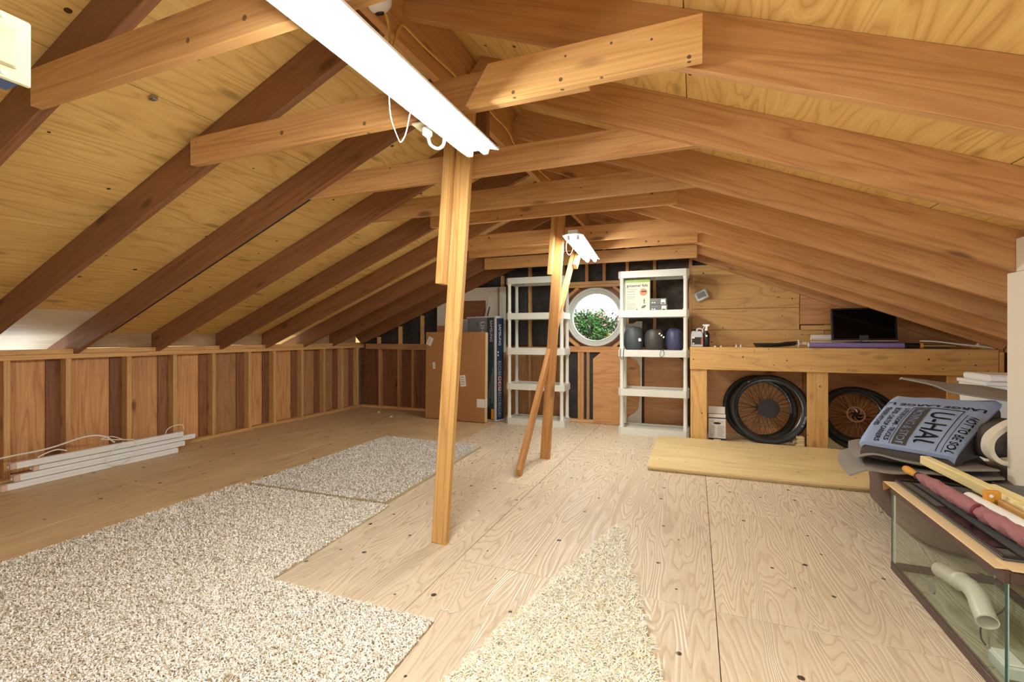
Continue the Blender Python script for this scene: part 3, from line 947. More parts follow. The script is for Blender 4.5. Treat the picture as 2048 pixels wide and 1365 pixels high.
prism('plant_print', [(0.205, 0.0), (0.225, 0.0), (0.216, 0.022), (0.226, 0.026), (0.213, 0.062), (0.203, 0.03), (0.21, 0.022)], -0.0006, 0, M['leafprint'], cb, Matrix.Translation(V((-0.752, 5.4745, ZS4 + 0.092))))
lathe('stone_print', [(0.026, 0.0), (0.026, 0.0006)], M['greybox'], cb, F @ Matrix.Translation(V((0.207, 0.055, 0))) @ Matrix.Rotation(0.5, 4, 'Z') @ Matrix.Diagonal((1.1, 0.55, 1, 1)), 16)
prism('logo_mark', [(0.122, 0.034), (0.132, 0.012), (0.142, 0.034), (0.136, 0.034), (0.132, 0.022), (0.128, 0.034)], -0.0006, 0, M['ink'], cb, Matrix.Translation(V((-0.752, 5.4745, ZS4))))


def grey_box(x0, x1, z0, z1, label):
    o = thing('small_box', label, 'box', ((x0 + x1) / 2, 5.5, z0))
    bb = box('box_body', (x0, 5.45, z0), (x1, 5.57, z1), M['greybox'], o, 0.0015)
    F = basis((x0, 5.4495, z0), (1, 0, 0), (0, 0, 1))
    w = x1 - x0
    decal('white_label', F, w * 0.66, 0.006, w * 0.93, (z1 - z0) - 0.012, M['paper'], bb)
    decal('barcode', F, w * 0.70, 0.012, w * 0.88, 0.024, M['ink'], bb, 0.0009)
    decal('print_bar', F, 0.012, 0.048, w * 0.45, 0.053, M['inkgrey'], bb)
    decal('print_mark', F, 0.018, 0.018, 0.03, 0.032, M['paper'], bb)
    decal('print_mark', F, 0.04, 0.018, 0.058, 0.03, M['paper'], bb)


grey_box(-0.472, -0.285, ZS4, ZS4 + 0.072, 'lower of the two small grey cartons beside the cream carton')
grey_box(-0.472, -0.295, ZS4 + 0.0725, ZS4 + 0.145, 'upper of the two small grey cartons beside the cream carton')


def sack(name, cx, cy, rx, ry, h, mat, label, peak, seed, flat=0.0):
    t = thing(name, label, 'sack', (cx, cy, ZS3), 'round stuff sacks on the shelf')
    vs, fs = [], []
    nu, nv = 28, 16
    for j in range(nv + 1):
        ph = j / nv
        zz = (1 - math.cos(PI * ph)) / 2
        rr = math.sin(PI * ph) ** 0.42
        for i in range(nu):
            a = 2 * PI * i / nu
            k = 1 + 0.05 * noise.noise(V((math.cos(a) * 1.7 + seed, math.sin(a) * 1.7, ph * 3))) + 0.035 * math.cos(a * 9 + seed) * max(0, zz - 0.35)
            x = cx + rx * rr * k * math.cos(a)
            y = cy + ry * rr * k * math.sin(a)
            z = ZS3 + 0.001 + h * max(0.0, (zz - 0.03) / 0.97) * (1 + 0.08 * noise.noise(V((x * 9, y * 9, seed)))) + peak * max(0, zz - 0.8) * 3 * (0.25 - abs(math.cos(a)) * 0.1)
            vs.append((x, y, z))
    for j in range(nv):
        for i in range(nu):
            fs.append((j * nu + i, j * nu + (i + 1) % nu, (j + 1) * nu + (i + 1) % nu, (j + 1) * nu + i))
    from_data('sack_body', vs, fs, mat, t, smooth='all')
    return t


s1 = sack('stuff_sack', -0.668, 5.575, 0.116, 0.105, 0.265, M['bag_green'], 'charcoal green stuff sack with a gathered peak, left on the shelf', 0.12, 1.0)
s2 = sack('stuff_sack', -0.434, 5.575, 0.114, 0.108, 0.245, M['bag_black'], 'black stuff sack in the middle of three on the shelf', 0.0, 5.0)
s3 = sack('stuff_sack', -0.214, 5.575, 0.094, 0.108, 0.25, M['bag_navy'], 'navy blue stuff sack, right of three on the shelf', 0.0, 9.0)
tube('drawstring', [(-0.79, 5.46, 0.985), (-0.792, 5.392, 0.97), (-0.795, 5.39, 0.90), (-0.785, 5.39, 0.862), (-0.765, 5.39, 0.87), (-0.76, 5.39, 0.94), (-0.758, 5.40, 0.975), (-0.75, 5.46, 0.985)], 0.0028, M['darkcord'], s1, 6)
tube('drawstring', [(-0.34, 5.46, 0.985), (-0.345, 5.392, 0.97), (-0.362, 5.39, 0.92), (-0.345, 5.39, 0.888), (-0.318, 5.39, 0.925), (-0.33, 5.392, 0.968), (-0.325, 5.46, 0.985)], 0.0024, M['darkcord'], s2, 6)
F = basis((-0.388, 5.478, 1.15), (0.72, -0.1, -0.66), (0.6, 0.12, 0.72))
for k in range(3):
    decal('white_mark', F, 0.004 + k * 0.03, 0.0, 0.02 + k * 0.03, 0.02, M['paper'], s2, 0.002)
F = basis((-0.292, 5.53, 1.055), (0.9, -0.4, 0.1), (0, 0.1, 1))
text('dyz', 0.05, M['paper'], F @ Matrix.Translation(V((0.0, 0.0, 0.004))), s3, bold=0.001)
F = basis((-0.60, 5.482, 1.06), (0.9, 0.0, 0.3), (0, 0.1, 1))
decal('white_tag', F, 0.0, 0.0, 0.03, 0.035, M['paper'], s1, 0.002)
# white board with a ragged cut edge standing behind the shelf
o = prism('cut_white_board', [(-0.765, 0.003), (-0.60, 0.003), (-0.592, 1.30), (-0.66, 1.30), (-0.70, 1.27), (-0.77, 1.27), (-0.77, 1.20), (-0.66, 1.18), (-0.66, 0.95), (-0.78, 0.94), (-0.72, 0.86), (-0.66, 0.83), (-0.62, 0.76), (-0.612, 0.60), (-0.618, 0.40), (-0.635, 0.25), (-0.68, 0.19), (-0.73, 0.16), (-0.765, 0.12)], 5.775, 5.79, M['offwhite'], None)
tag(o, 'white board with ragged cut-out edge standing behind the right shelf unit', 'board')
o = prism('fir_offcut', [(-0.78, 0.003), (-0.60, 0.003), (-0.60, 1.28), (-0.78, 1.28)], 5.81, 5.825, M['panel'], None)
tag(o, 'amber plywood offcut showing through the cut-out white board', 'board')

# ------------------------------------------------------------------ boxes left of the shelves
def leanm(p, ang):
    return Matrix.Translation(V(p)) @ Matrix.Rotation(ang, 4, 'X') @ Matrix.Translation(-V(p))


o = thing('flat_carton', 'large flat brown cardboard carton with white stickers, standing on edge', 'carton', (-2.97, 5.48, 0))
Rz = Matrix.Translation(V((-2.97, 5.47, 0))) @ Matrix.Rotation(-0.035, 4, 'Z') @ Matrix.Rotation(-0.02, 4, 'X')
box('carton_body', (-0.455, -0.035, 0.006), (0.455, 0.04, 1.175), M['card'], o, 0.004, rot=Rz)
box('carton_flap', (0.452, -0.03, 0.01), (0.458, 0.035, 1.165), M['cardlite'], o, 0.001, rot=Rz)
box('bottom_flap', (-0.2, -0.048, 0.006), (0.455, -0.036, 0.07), M['card'], o, 0.002, rot=Rz)
FF = Rz @ basis((0, -0.0362, 0), (1, 0, 0), (0, 0, 1))


def sticker(cx, cz, w, h, a, name='sticker'):
    m = FF @ Matrix.Translation(V((cx, cz, 0))) @ Matrix.Rotation(a, 4, 'Z')
    s = decal(name, m, -w / 2, -h / 2, w / 2, h / 2, M['paper'], o)
    bm = bmesh.new()
    for k in range(4):
        bm_box(bm, (-w * 0.38, h * (0.3 - 0.2 * k), 0.0006), (w * random.uniform(0.0, 0.4), h * (0.36 - 0.2 * k), 0.001))
    f = from_bm('fine_print', bm, M['inkgrey'], s, m)
    f['kind'] = 'stuff'


sticker(-0.39, 1.05, 0.08, 0.115, -0.45)
sticker(-0.32, 0.72, 0.04, 0.085, 0.1)
sticker(0.13, 0.53, 0.085, 0.15, 0.12)
decal('shipping_label', FF, 0.34, 0.195, 0.454, 0.305, M['paper'], o)
decal('shipping_label', Rz @ basis((0.4586, -0.03, 0.2), (0, 1, 0), (0, 0, 1)), 0.0, 0.0, 0.06, 0.11, M['paper'], o)

o = thing('television_carton', 'tall navy and slate television carton on end with SAMSUNG lettering', 'carton', (-2.41, 5.55, 0))
a = math.radians(20)
Rt = Matrix.Translation(V((-2.413, 5.545, 0))) @ Matrix.Rotation(-a, 4, 'Z')
box('carton_body', (-0.56, 0.0, 0.004), (0.0, 0.15, 1.385), M['wrap'], o, 0.003, rot=Rt)
Fs = Rt @ basis((-0.56, -0.0008, 0), (1, 0, 0), (0, 0, 1))
fp = decal('front_print', Fs, 0.02, 0.02, 0.525, 1.365, M['greyprint'], o)
ss = decal('slate_stripe', Fs, 0.40, 0.02, 0.530, 1.365, M['darkprint'], o, 0.001)
decal('orange_patch', Fs, 0.475, 0.03, 0.523, 0.165, M['orangeprint'], o, 0.0014)
decal('dark_patch', Fs, 0.402, 0.03, 0.47, 0.165, M['ink'], o, 0.0014)
dn = Matrix.Rotation(-PI / 2, 4, 'Z')
text('SAMSUNG', 0.062, M['whiteink'], Fs @ Matrix.Translation(V((0.455, 1.33, 0.0012))) @ dn, ss)
text('UHD', 0.11, M['whiteink'], Fs @ Matrix.Translation(V((0.275, 1.32, 0.0012))) @ dn, fp)
text('50" / 4K', 0.055, M['darkprint'], Fs @ Matrix.Translation(V((0.195, 1.31, 0.0012))) @ dn, fp)
bm = bmesh.new()
for x, y0, y1 in ((0.50, 0.24, 0.70), (0.475, 0.24, 0.62), (0.45, 0.3, 0.5), (0.425, 0.2, 0.42), (0.12, 1.05, 1.28), (0.09, 1.05, 1.28)):
    bm_box(bm, (x, y0, 0.001), (x + 0.008, y1, 0.0015))
f = from_bm('fine_print', bm, M['inkgrey'], o, Fs)
f['kind'] = 'stuff'
Fe = Rt @ basis((0.0008, 0, 0), (0, 1, 0), (0, 0, 1))
ep = decal('end_print', Fe, 0.012, 0.025, 0.145, 1.355, M['blueprint'], o)
text('SAMSUNG', 0.062, M['whiteink'], Fe @ Matrix.Translation(V((0.055, 1.28, 0.0012))) @ dn, ep)
for k in range(11):
    z = 0.06 + k * 0.068
    mk = 'peach' if 5 <= k <= 7 else 'greyprint'
    decal('icon', Fe, 0.046, z, 0.098, z + 0.056, M[mk], ep, 0.0011)
    decal('icon_mark', Fe, 0.056 + (k % 3) * 0.006, z + 0.01, 0.086, z + 0.032 + (k % 2) * 0.012, M['blueprint'], ep, 0.0014)
for z in (0.86, 0.90):
    decal('icon', Fe, 0.03, z, 0.05, z + 0.02, M['whiteink'], ep, 0.0011)

o = thing('packing_board', 'tall off-white packing board with a dark rectangular opening, behind the cartons', 'packaging', (-2.95, 5.88, 0))
bm = bmesh.new()
for lo_, hi_ in (((-3.50, 5.894, 0.9), (-3.31, 5.917, 1.80)), ((-2.72, 5.894, 0.9), (-2.42, 5.917, 1.80)), ((-3.31, 5.894, 1.62), (-2.72, 5.917, 1.80)), ((-3.31, 5.894, 0.9), (-2.72, 5.917, 1.36))):
    bm_box(bm, lo_, hi_)
from_bm('board_face', bm, M['offwhite'], o)
box('opening_back', (-3.34, 5.9175, 1.3), (-2.68, 5.9235, 1.66), M['siding_dark'], o)
board('folded_flap', (-2.70, 5.889, 1.38), (-2.63, 5.884, 1.66), 0.006, 0.075, M['offwhite'], o, up=(1, 0, 0))
board('fold_slot', (-2.69, 5.886, 1.40), (-2.655, 5.886, 1.53), 0.006, 0.02, M['bag_black'], o, up=(1, 0, 0))
box('seam_strip', (-2.535, 5.889, 1.36), (-2.51, 5.8935, 1.79), M['felt'], o, 0.001)
box('kraft_base', (-3.50, 5.889, 0.0), (-2.42, 5.917, 0.9), M['card'], o)
box('kraft_corner', (-3.49, 5.884, 0.88), (-3.2, 5.8885, 1.27), M['card'], o, 0.001)

# ------------------------------------------------------------------ bench along the far wall
o = thing('workbench', 'rough plywood workbench along the gable on wide plank legs', 'bench', (1.2, 5.6, 0))
box('fascia', (-0.05, 5.312, 0.768), (2.462, 5.332, 1.004), M['benchply'], o, 0.003)
box('bench_top', (-0.05, 5.334, 0.985), (2.5, 5.912, 1.005), M['benchply'], o, 0.002)
box('end_strip', (2.466, 5.315, 0.765), (2.50, 5.335, 0.985), M['benchply'], o, 0.002)
for x0, x1 in ((-0.045, 0.119), (1.032, 1.21), (2.118, 2.30)):
    box('leg', (x0, 5.334, 0.0), (x1, 5.356, 0.984), M['benchply'], o, 0.003, along='z')
    box('leg_return', (x1 - 0.018, 5.357, 0.0), (x1, 5.44, 0.984), M['benchply'], o, 0.002, along='z')
ZT = 1.0055

# jug and spray bottle
o = thing('jug', 'grey plastic jug with a black label beside the spray bottle', 'jug', (0.02, 5.5, ZT))
bm = bmesh.new()
prof = [(-0.06, 0), (0.055, 0), (0.06, 0.006), (0.06, 0.12), (0.052, 0.148), (0.045, 0.165), (0.02, 0.172), (-0.01, 0.162), (-0.022, 0.172), (-0.052, 0.172), (-0.058, 0.15), (-0.064, 0.12), (-0.064, 0.006)]
fr = [bm.verts.new((x, -0.035, z)) for x, z in prof]
bk = [bm.verts.new((x, 0.035, z)) for x, z in prof]
fi = bm.faces.new(fr)
bm.faces.new(list(reversed(bk)))
for k in range(len(prof)):
    bm.faces.new((fr[k], bk[k], bk[(k + 1) % len(prof)], fr[(k + 1) % len(prof)]))
bmesh.ops.recalc_face_normals(bm, faces=bm.faces)
bmesh.ops.bevel(bm, geom=list(bm.edges), offset=0.005, segments=2, affect='EDGES')
from_bm('jug_body', bm, M['jug'], o, Matrix.Translation(V((0.022, 5.5, ZT))), smooth=True)
tube('handle', [(0.018, 5.5, ZT + 0.158), (0.025, 5.5, ZT + 0.192), (0.055, 5.5, ZT + 0.198), (0.078, 5.5, ZT + 0.18), (0.076, 5.5, ZT + 0.14)], 0.009, M['jug'], o, 8)
lathe('cap', [(0.018, 0), (0.018, 0.022), (0.015, 0.025)], M['black'], o, Matrix.Translation(V((-0.015, 5.5, ZT + 0.171))), 14)
F = basis((-0.042, 5.464, ZT), (1, 0, 0), (0, 0, 1))
decal('label', F, 0.012, 0.025, 0.118, 0.105, M['ink'], o)
decal('orange_edge', F, 0.104, 0.028, 0.117, 0.1, M['orange'], o, 0.001)
decal('white_logo', F, 0.01, 0.09, 0.04, 0.112, M['paper'], o, 0.0012)
decal('white_mark', F, 0.018, 0.03, 0.036, 0.044, M['paper'], o, 0.001)
o = thing('spray_bottle', 'black spray bottle with a white trigger head', 'bottle', (0.115, 5.5, ZT))
lathe('bottle_body', [(0.03, 0), (0.033, 0.006), (0.033, 0.135), (0.028, 0.15), (0.016, 0.165), (0.014, 0.18)], M['black'], o, Matrix.Translation(V((0.117, 5.5, ZT))), 20)
lathe('collar', [(0.017, 0.176), (0.017, 0.196), (0.012, 0.2)], M['enamel'], o, Matrix.Translation(V((0.117, 5.5, ZT))), 16)
prism('spray_head', [(0.075, 0.235), (0.08, 0.245), (0.145, 0.245), (0.15, 0.232), (0.13, 0.222), (0.126, 0.198), (0.108, 0.198), (0.106, 0.222), (0.09, 0.228)], 5.487, 5.513, M['enamel'], o, Matrix.Translation(V((0, 0, ZT))), 0.002)
board('trigger', (0.095, 5.5, ZT + 0.226), (0.08, 5.5, ZT + 0.185), 0.012, 0.006, M['enamel'], o, up=(1, 0, 0))
F = basis((0.1, 5.4665, ZT), (1, 0, 0), (0, 0, 1))
decal('white_mark', F, 0.008, 0.11, 0.026, 0.128, M['paper'], o, 0.001)

# thermostat in a clear bag pinned to the wall
o = thing('thermostat', 'white thermostat with grey display hanging in a clear bag on the wall', 'thermostat', (0.07, 5.88, 1.6))
Rm = Matrix.Translation(V((0.07, 5.86, 1.598))) @ Matrix.Rotation(-0.42, 4, 'Y')
bm = bmesh.new()
bm_box(bm, (-0.075, -0.016, -0.055), (0.075, 0.014, 0.055), 0.012)
from_bm('thermostat_body', bm, M['enamel'], o, Rm)
bm = bmesh.new()
bm_box(bm, (-0.048, -0.0175, -0.03), (0.048, -0.0165, 0.034), 0.0)
from_bm('display', bm, M['lcd'], o, Rm)
vs, fs = [], []
for j in range(9):
    for i in range(9):
        u, v = i / 8, j / 8
        w_ = 0.12 + 0.10 * math.sin(PI * min(1, v * 0.8 + 0.15))
        x = 0.09 + (u - 0.5) * w_ * 1.35 + 0.05 * v
        z = 1.56 + v * 0.235 - 0.05 * (u - 0.5)
        y = 5.855 - 0.02 * math.sin(PI * u) * math.sin(PI * min(1, v + 0.1)) - 0.014 * abs(noise.noise(V((x * 22, 3, z * 22))))
        vs.append((x, y, z))
for j in range(8):
    for i in range(8):
        fs.append((j * 9 + i, j * 9 + i + 1, (j + 1) * 9 + i + 1, (j + 1) * 9 + i))
o2 = from_data('plastic_bag', vs, fs, M['clearish'], None)
tag(o2, 'crumpled clear plastic bag around the thermostat on the wall', 'bag')

# cable coil, spool, rolls, monitor
bm = bmesh.new()
for k in range(7):
    pts = []
    rx, ry = 0.185 + 0.008 * random.uniform(-1, 1), 0.07 + 0.012 * random.uniform(-1, 1)
    for q in range(20):
        a = 2 * PI * q / 20
        pts.append((0.775 + 0.006 * k * random.uniform(-1, 1) + rx * math.cos(a), 5.48 + ry * math.sin(a), ZT + 0.006 + 0.0055 * k + 0.02 * max(0, math.cos(a)) + 0.003 * random.random()))
    bm_tube(bm, pts, 0.0048, 6, closed=True)
bmesh.ops.recalc_face_normals(bm, faces=bm.faces)
o = from_bm('cable_coil', bm, M['darkcord'], None, smooth=True)
tag(o, 'flattened coil of thin black cable lying on the bench', 'cable')
o['kind'] = 'stuff'
o = thing('spool', 'small white spool on its side between the cable coil and the rolls', 'spool', (1.03, 5.47, ZT))
Rr = Matrix.Translation(V((0.975, 5.46, ZT + 0.041))) @ Matrix.Rotation(PI / 2, 4, 'Y')
lathe('flange', [(0.04, 0), (0.04, 0.006), (0.012, 0.012)], M['enamel'], o, Rr, 24)
lathe('barrel', [(0.02, 0.007), (0.02, 0.078)], M['cardlite'], o, Rr, 18)


def roll(name, x0, x1, y, r, mat, label, cat, cap=None, z=None):
    z = ZT + r + 0.0005 if z is None else z
    t = thing(name, label, cat, ((x0 + x1) / 2, y, z - r))
    Rr = Matrix.Translation(V((x0, y, z))) @ Matrix.Rotation(PI / 2, 4, 'Y')
    L = x1 - x0
    lathe('roll_body', [(r * 0.6, 0.004), (r * 0.6, 0.0), (r, 0.0), (r * 1.01, 0.01), (r, L * 0.5), (r, L), (r * 0.6, L)], mat, t, Rr, 20)
    return t, Rr, L


roll('paper_roll', 1.15, 1.75, 5.77, 0.033, M['paper'], 'white rolled paper lying behind the monitor', 'roll', z=1.105)
roll('cardboard_tube', 1.15, 1.75, 5.77, 0.034, M['cardlite'], 'plain cardboard tube under the white roll behind the monitor', 'tube', z=1.0385)
t_, Rr, L = roll('wrapping_roll', 1.05, 1.85, 5.42, 0.026, M['violet'], 'violet clear-wrapped roll lying in front of the monitor', 'roll')
lathe('label_band', [(0.0266, L - 0.02), (0.0266, L + 0.0005)], M['black'], t_, Rr, 20)
lathe('end_cap', [(0.0268, 0.0), (0.0268, 0.012)], M['enamel'], t_, Rr, 20)
o = thing('short_tube', 'short black and tan tube at the right end of the violet roll', 'tube', (1.93, 5.43, ZT))
Rr = Matrix.Translation(V((1.86, 5.43, ZT + 0.028))) @ Matrix.Rotation(PI / 2, 4, 'Y')
lathe('tube_body', [(0.026, 0.0), (0.026, 0.09)], M['black'], o, Rr, 18)
lathe('tan_ring', [(0.027, 0.0902), (0.027, 0.115)], M['amber'], o, Rr, 18)
o = thing('monitor', 'black computer monitor on the bench, screen off', 'monitor', (1.56, 5.6, ZT))
Rm = Matrix.Translation(V((1.575, 5.62, ZT + 0.06))) @ Matrix.Rotation(math.radians(-8), 4, 'X') @ Matrix.Rotation(math.radians(-3), 4, 'Z')
bz = box('bezel', (-0.27, -0.02, 0.0), (0.27, 0.02, 0.345), M['black'], o, 0.006, rot=Rm)
box('screen', (-0.252, -0.0215, 0.03), (0.252, -0.0195, 0.328), M['screen'], bz, 0.0, rot=Rm)
box('silver_edge', (-0.271, -0.022, 0.0), (0.271, -0.0185, 0.012), M['silver'], bz, 0.001, rot=Rm)
box('back_shell', (-0.2, 0.0205, 0.04), (0.2, 0.05, 0.29), M['black'], o, 0.015, rot=Rm)
box('neck', (1.535, 5.60, ZT + 0.012), (1.615, 5.63, ZT + 0.13), M['black'], o, 0.006)
lathe('stand_base', [(0.11, 0), (0.11, 0.006), (0.06, 0.013), (0.02, 0.015)], M['black'], o, Matrix.Translation(V((1.575, 5.62, ZT))) @ Matrix.Diagonal((1.1, 0.75, 1, 1)), 28)
o = tube('white_cable', [(2.05, 5.70, 1.075), (2.15, 5.62, 1.07), (2.3, 5.52, 1.045), (2.44, 5.45, 1.025), (2.5, 5.44, 1.012)], 0.007, M['whitecord'], None, 7)
tag(o, 'white cable running down to the bench at the far right', 'cable')
for k, (x0, x1, y0, z0, z1) in enumerate([(1.98, 2.22, 5.58, 1.0055, 1.02), (2.06, 2.42, 5.66, 1.0205, 1.035)]):
    o = box('offcut', (x0, y0, z0), (x1, y0 + 0.12, z1), M['benchply'] if k else M['bag_black'], None)
    tag(o, ['dark flat offcut on the bench right of the monitor', 'thin plywood offcut under the eave on the bench'][k], 'offcut')
o = thing('plastic_bits', 'small clear plastic fittings scattered on the bench left of the coil', 'fitting', (0.4, 5.42, ZT))
for k, x in enumerate((0.2, 0.26, 0.405, 0.45)):
    lathe('fitting', [(0.012, 0.0), (0.012, 0.008), (0.006, 0.01), (0.006, 0.016 + 0.014 * (k > 1))], M['foil'], o, Matrix.Translation(V((x, 5.40 + 0.01 * k, ZT))), 10)

# ------------------------------------------------------------------ under the bench: wheels and boxes
def wheel(p, R, lean, yaw, label, cass=False, rotor=False, tyre=0.026, spin=0.0, marks=False):
    t = thing('bicycle_wheel', label, 'wheel', p, 'bicycle wheels under the bench')
    W = Matrix.Translation(V(p)) @ Matrix.Rotation(yaw, 4, 'Z') @ Matrix.Rotation(lean, 4, 'X') @ Matrix.Translation(V((0, 0, R))) @ Matrix.Rotation(PI / 2, 4, 'X') @ Matrix.Rotation(spin, 4, 'Z')
    bm = bmesh.new()
    rc = R - tyre
    prof = []
    for k in range(12):
        a = 2 * PI * k / 12
        rr = tyre * (1.0 + (0.06 if k % 2 == 0 and k in (10, 0, 2) else 0))
        prof.append((rc + rr * math.cos(a), rr * 0.95 * math.sin(a)))
    bm_lathe(bm, prof, 56, close=True, mat=W)
    bmesh.ops.recalc_face_normals(bm, faces=bm.faces)
    ty = from_bm('tyre', bm, M['rubber'], t, smooth=True)
    ri = R - 2 * tyre
    bm = bmesh.new()
    bm_lathe(bm, [(ri + 0.012, -0.014), (ri + 0.012, 0.014), (ri - 0.004, 0.015), (ri - 0.022, 0.006), (ri - 0.022, -0.006), (ri - 0.004, -0.015)], 56, close=True, mat=W)
    bmesh.ops.recalc_face_normals(bm, faces=bm.faces)
    from_bm('rim', bm, M['rim'], t, smooth=True)
    hb = lathe('hub', [(0.01, -0.055), (0.014, -0.05), (0.028, -0.034), (0.028, -0.028), (0.016, -0.02), (0.016, 0.02), (0.028, 0.028), (0.028, 0.034), (0.014, 0.05), (0.01, 0.055)], M['black'], t, W, 18)
    for k in range(32):
        a = 2 * PI * k / 32
        s = 1 if k % 2 else -1
        b = a + (0.55 if (k // 2) % 2 else -0.55)
        bm = bmesh.new()
        bm_tube(bm, [W @ V((0.026 * math.cos(b), 0.026 * math.sin(b), s * 0.03)), W @ V(((ri - 0.02) * math.cos(a), (ri - 0.02) * math.sin(a), s * 0.003))], 0.0016, 4)
        from_bm('spoke', bm, M['spoke'], t)
    if cass:
        for q in range(7):
            r0 = 0.105 - q * 0.011
            bm = bmesh.new()
            z = 0.036 + q * 0.004
            n = 46 - q * 4
            ra, rb = [], []
            for k in range(n * 2):
                a = PI * k / n
                rr = r0 if k % 2 else r0 - 0.006
                ra.append(bm.verts.new(W @ V((rr * math.cos(a), rr * math.sin(a), z))))
                rb.append(bm.verts.new(W @ V((rr * math.cos(a), rr * math.sin(a), z + 0.002))))
            bm.faces.new(ra)
            bm.faces.new(rb)
            for k in range(n * 2):
                bm.faces.new((ra[k], ra[(k + 1) % (2 * n)], rb[(k + 1) % (2 * n)], rb[k]))
            bmesh.ops.recalc_face_normals(bm, faces=bm.faces)
            from_bm('sprocket', bm, M['cassette'], hb)
    if rotor:
        bm = bmesh.new()
        bm_lathe(bm, [(0.08, 0.04), (0.08, 0.042), (0.066, 0.042), (0.066, 0.04)], 36, close=True, mat=W)
        for k in range(6):
            a = 2 * PI * k / 6
            pts = [W @ V(((0.026 + 0.044 * q / 4) * math.cos(a + 0.9 * q / 4), (0.026 + 0.044 * q / 4) * math.sin(a + 0.9 * q / 4), 0.041)) for q in range(5)]
            bm_tube(bm, pts, 0.004, 5)
        bmesh.ops.recalc_face_normals(bm, faces=bm.faces)
        from_bm('brake_rotor', bm, M['rotor'], hb)
    if marks:
        # sidewall lettering, bent round the tyre
        for s_, a0 in (('MAXXIS  29', -0.18), ('29', 2.2)):
            me = text_mesh(s_, 0.022, bold=0.0005)
            rr = R - tyre * 1.1
            for v in me.vertices:
                a = a0 - v.co.x / rr
                r_ = rr + v.co.y - 0.008
                v.co = W @ V((r_ * math.cos(a), r_ * math.sin(a), tyre * 0.95 + 0.0008))
            me.materials.clear()
            me.materials.append(M['whiteink'])
            link(bpy.data.objects.new('sidewall_lettering', me), None, ty)
    return t


wheel((0.715, 5.455, 0.0), 0.365, -0.27, -0.10, 'front bicycle wheel with a dark cassette, in the left bench bay', cass=True, marks=True)
wheel((0.66, 5.56, 0.0), 0.365, -0.34, 0.05, 'bicycle wheel leaning behind the cassette wheel, left bench bay')
wheel((1.47, 5.40, 0.075), 0.285, -0.40, 0.0, 'smaller bicycle wheel with a star brake rotor, in the right bench bay', rotor=True, tyre=0.02)
wheel((1.53, 5.39, 0.0), 0.36, -0.60, 0.0, 'larger bicycle wheel leaning behind the rotor wheel')

o = thing('leaflet_carton', 'small white printed carton with an oval hole beside the cassette wheel', 'carton', (0.22, 5.46, 0))
box('carton_body', (0.136, 5.42, 0.0), (0.305, 5.49, 0.285), M['paper'], o, 0.002)
F = basis((0.136, 5.4195, 0), (1, 0, 0), (0, 0, 1))
decal('dark_band', F, 0.0, 0.004, 0.169, 0.03, M['ink'], o)
decal('white_line', F, 0.05, 0.01, 0.12, 0.02, M['paper'], o, 0.0009)
decal('blue_band', F, 0.0, 0.24, 0.169, 0.252, M['blueprint'], o)
bm = bmesh.new()
for r_ in range(14):
    z = 0.05 + r_ * 0.012
    if 0.168 < z < 0.205:
        continue
    for x0_, w_ in ((0.008, 0.062), (0.09, 0.07)):
        bm_box(bm, (x0_, z, 0), (x0_ + w_ * random.uniform(0.7, 1), z + 0.004, 0.0006))
f = from_bm('fine_print', bm, M['inkgrey'], o, F)
f['kind'] = 'stuff'
lathe('oval_hole', [(0.02, 0), (0.02, 0.0008)], M['ink'], o, F @ Matrix.Translation(V((0.085, 0.19, 0))) @ Matrix.Diagonal((1.9, 0.6, 1, 1)), 20)
board('lid_flap', (0.136, 5.465, 0.325), (0.30, 5.465, 0.325), 0.003, 0.075, M['paper'], o, up=(0, 0.2, 1))
decal('blue_strip', basis((0.136, 5.462, 0.29), (1, 0, 0), (0, 0.2, 1)), 0.05, 0.0, 0.062, 0.07, M['blueprint'], o)
for k in range(4):
    decal('brown_mark', basis((0.136, 5.462, 0.29), (1, 0, 0), (0, 0.2, 1)), 0.025 + k * 0.028, 0.006, 0.035 + k * 0.028, 0.024, M['amber'], o)
for k in range(5):
    z = 0.0 + k * 0.022
    o = box('wood_offcut', (0.955 + 0.012 * (k % 2), 5.385, z), (1.02, 5.62, z + 0.021), M['pine'] if k % 2 else M['cardlite'], None)
    tag(o, ['lowest strip in the little stack left of the middle bench leg', 'second strip up in the little stack by the middle bench leg', 'third strip up in the little stack by the middle bench leg', 'fourth strip up in the little stack by the middle bench leg', 'topmost strip in the little stack by the middle bench leg'][k], 'offcut')
for k in range(4):
    o = box('pine_slat', (1.24, 5.62 + 0.0 * k, 0.0 + k * 0.018), (1.95, 5.72, 0.017 + k * 0.018), M['pine'], None)
    tag(o, ['bottom pale slat of the pile behind the right bay wheels', 'second pale slat of the pile behind the right bay wheels', 'third pale slat of the pile behind the right bay wheels', 'top pale slat of the pile behind the right bay wheels'][k], 'slat')

# loose plywood sheets on the floor before the bench
o = box('plywood_board', (-0.36, 4.05, 0.001), (1.95, 5.285, 0.018), M['looseply'], None)
tag(o, 'lower loose plywood sheet on the floor before the bench', 'plywood')
o = box('plywood_board', (-0.375, 4.03, 0.019), (1.93, 5.29, 0.037), M['looseply'], None)
tag(o, 'upper loose plywood sheet lying flat before the bench', 'plywood')

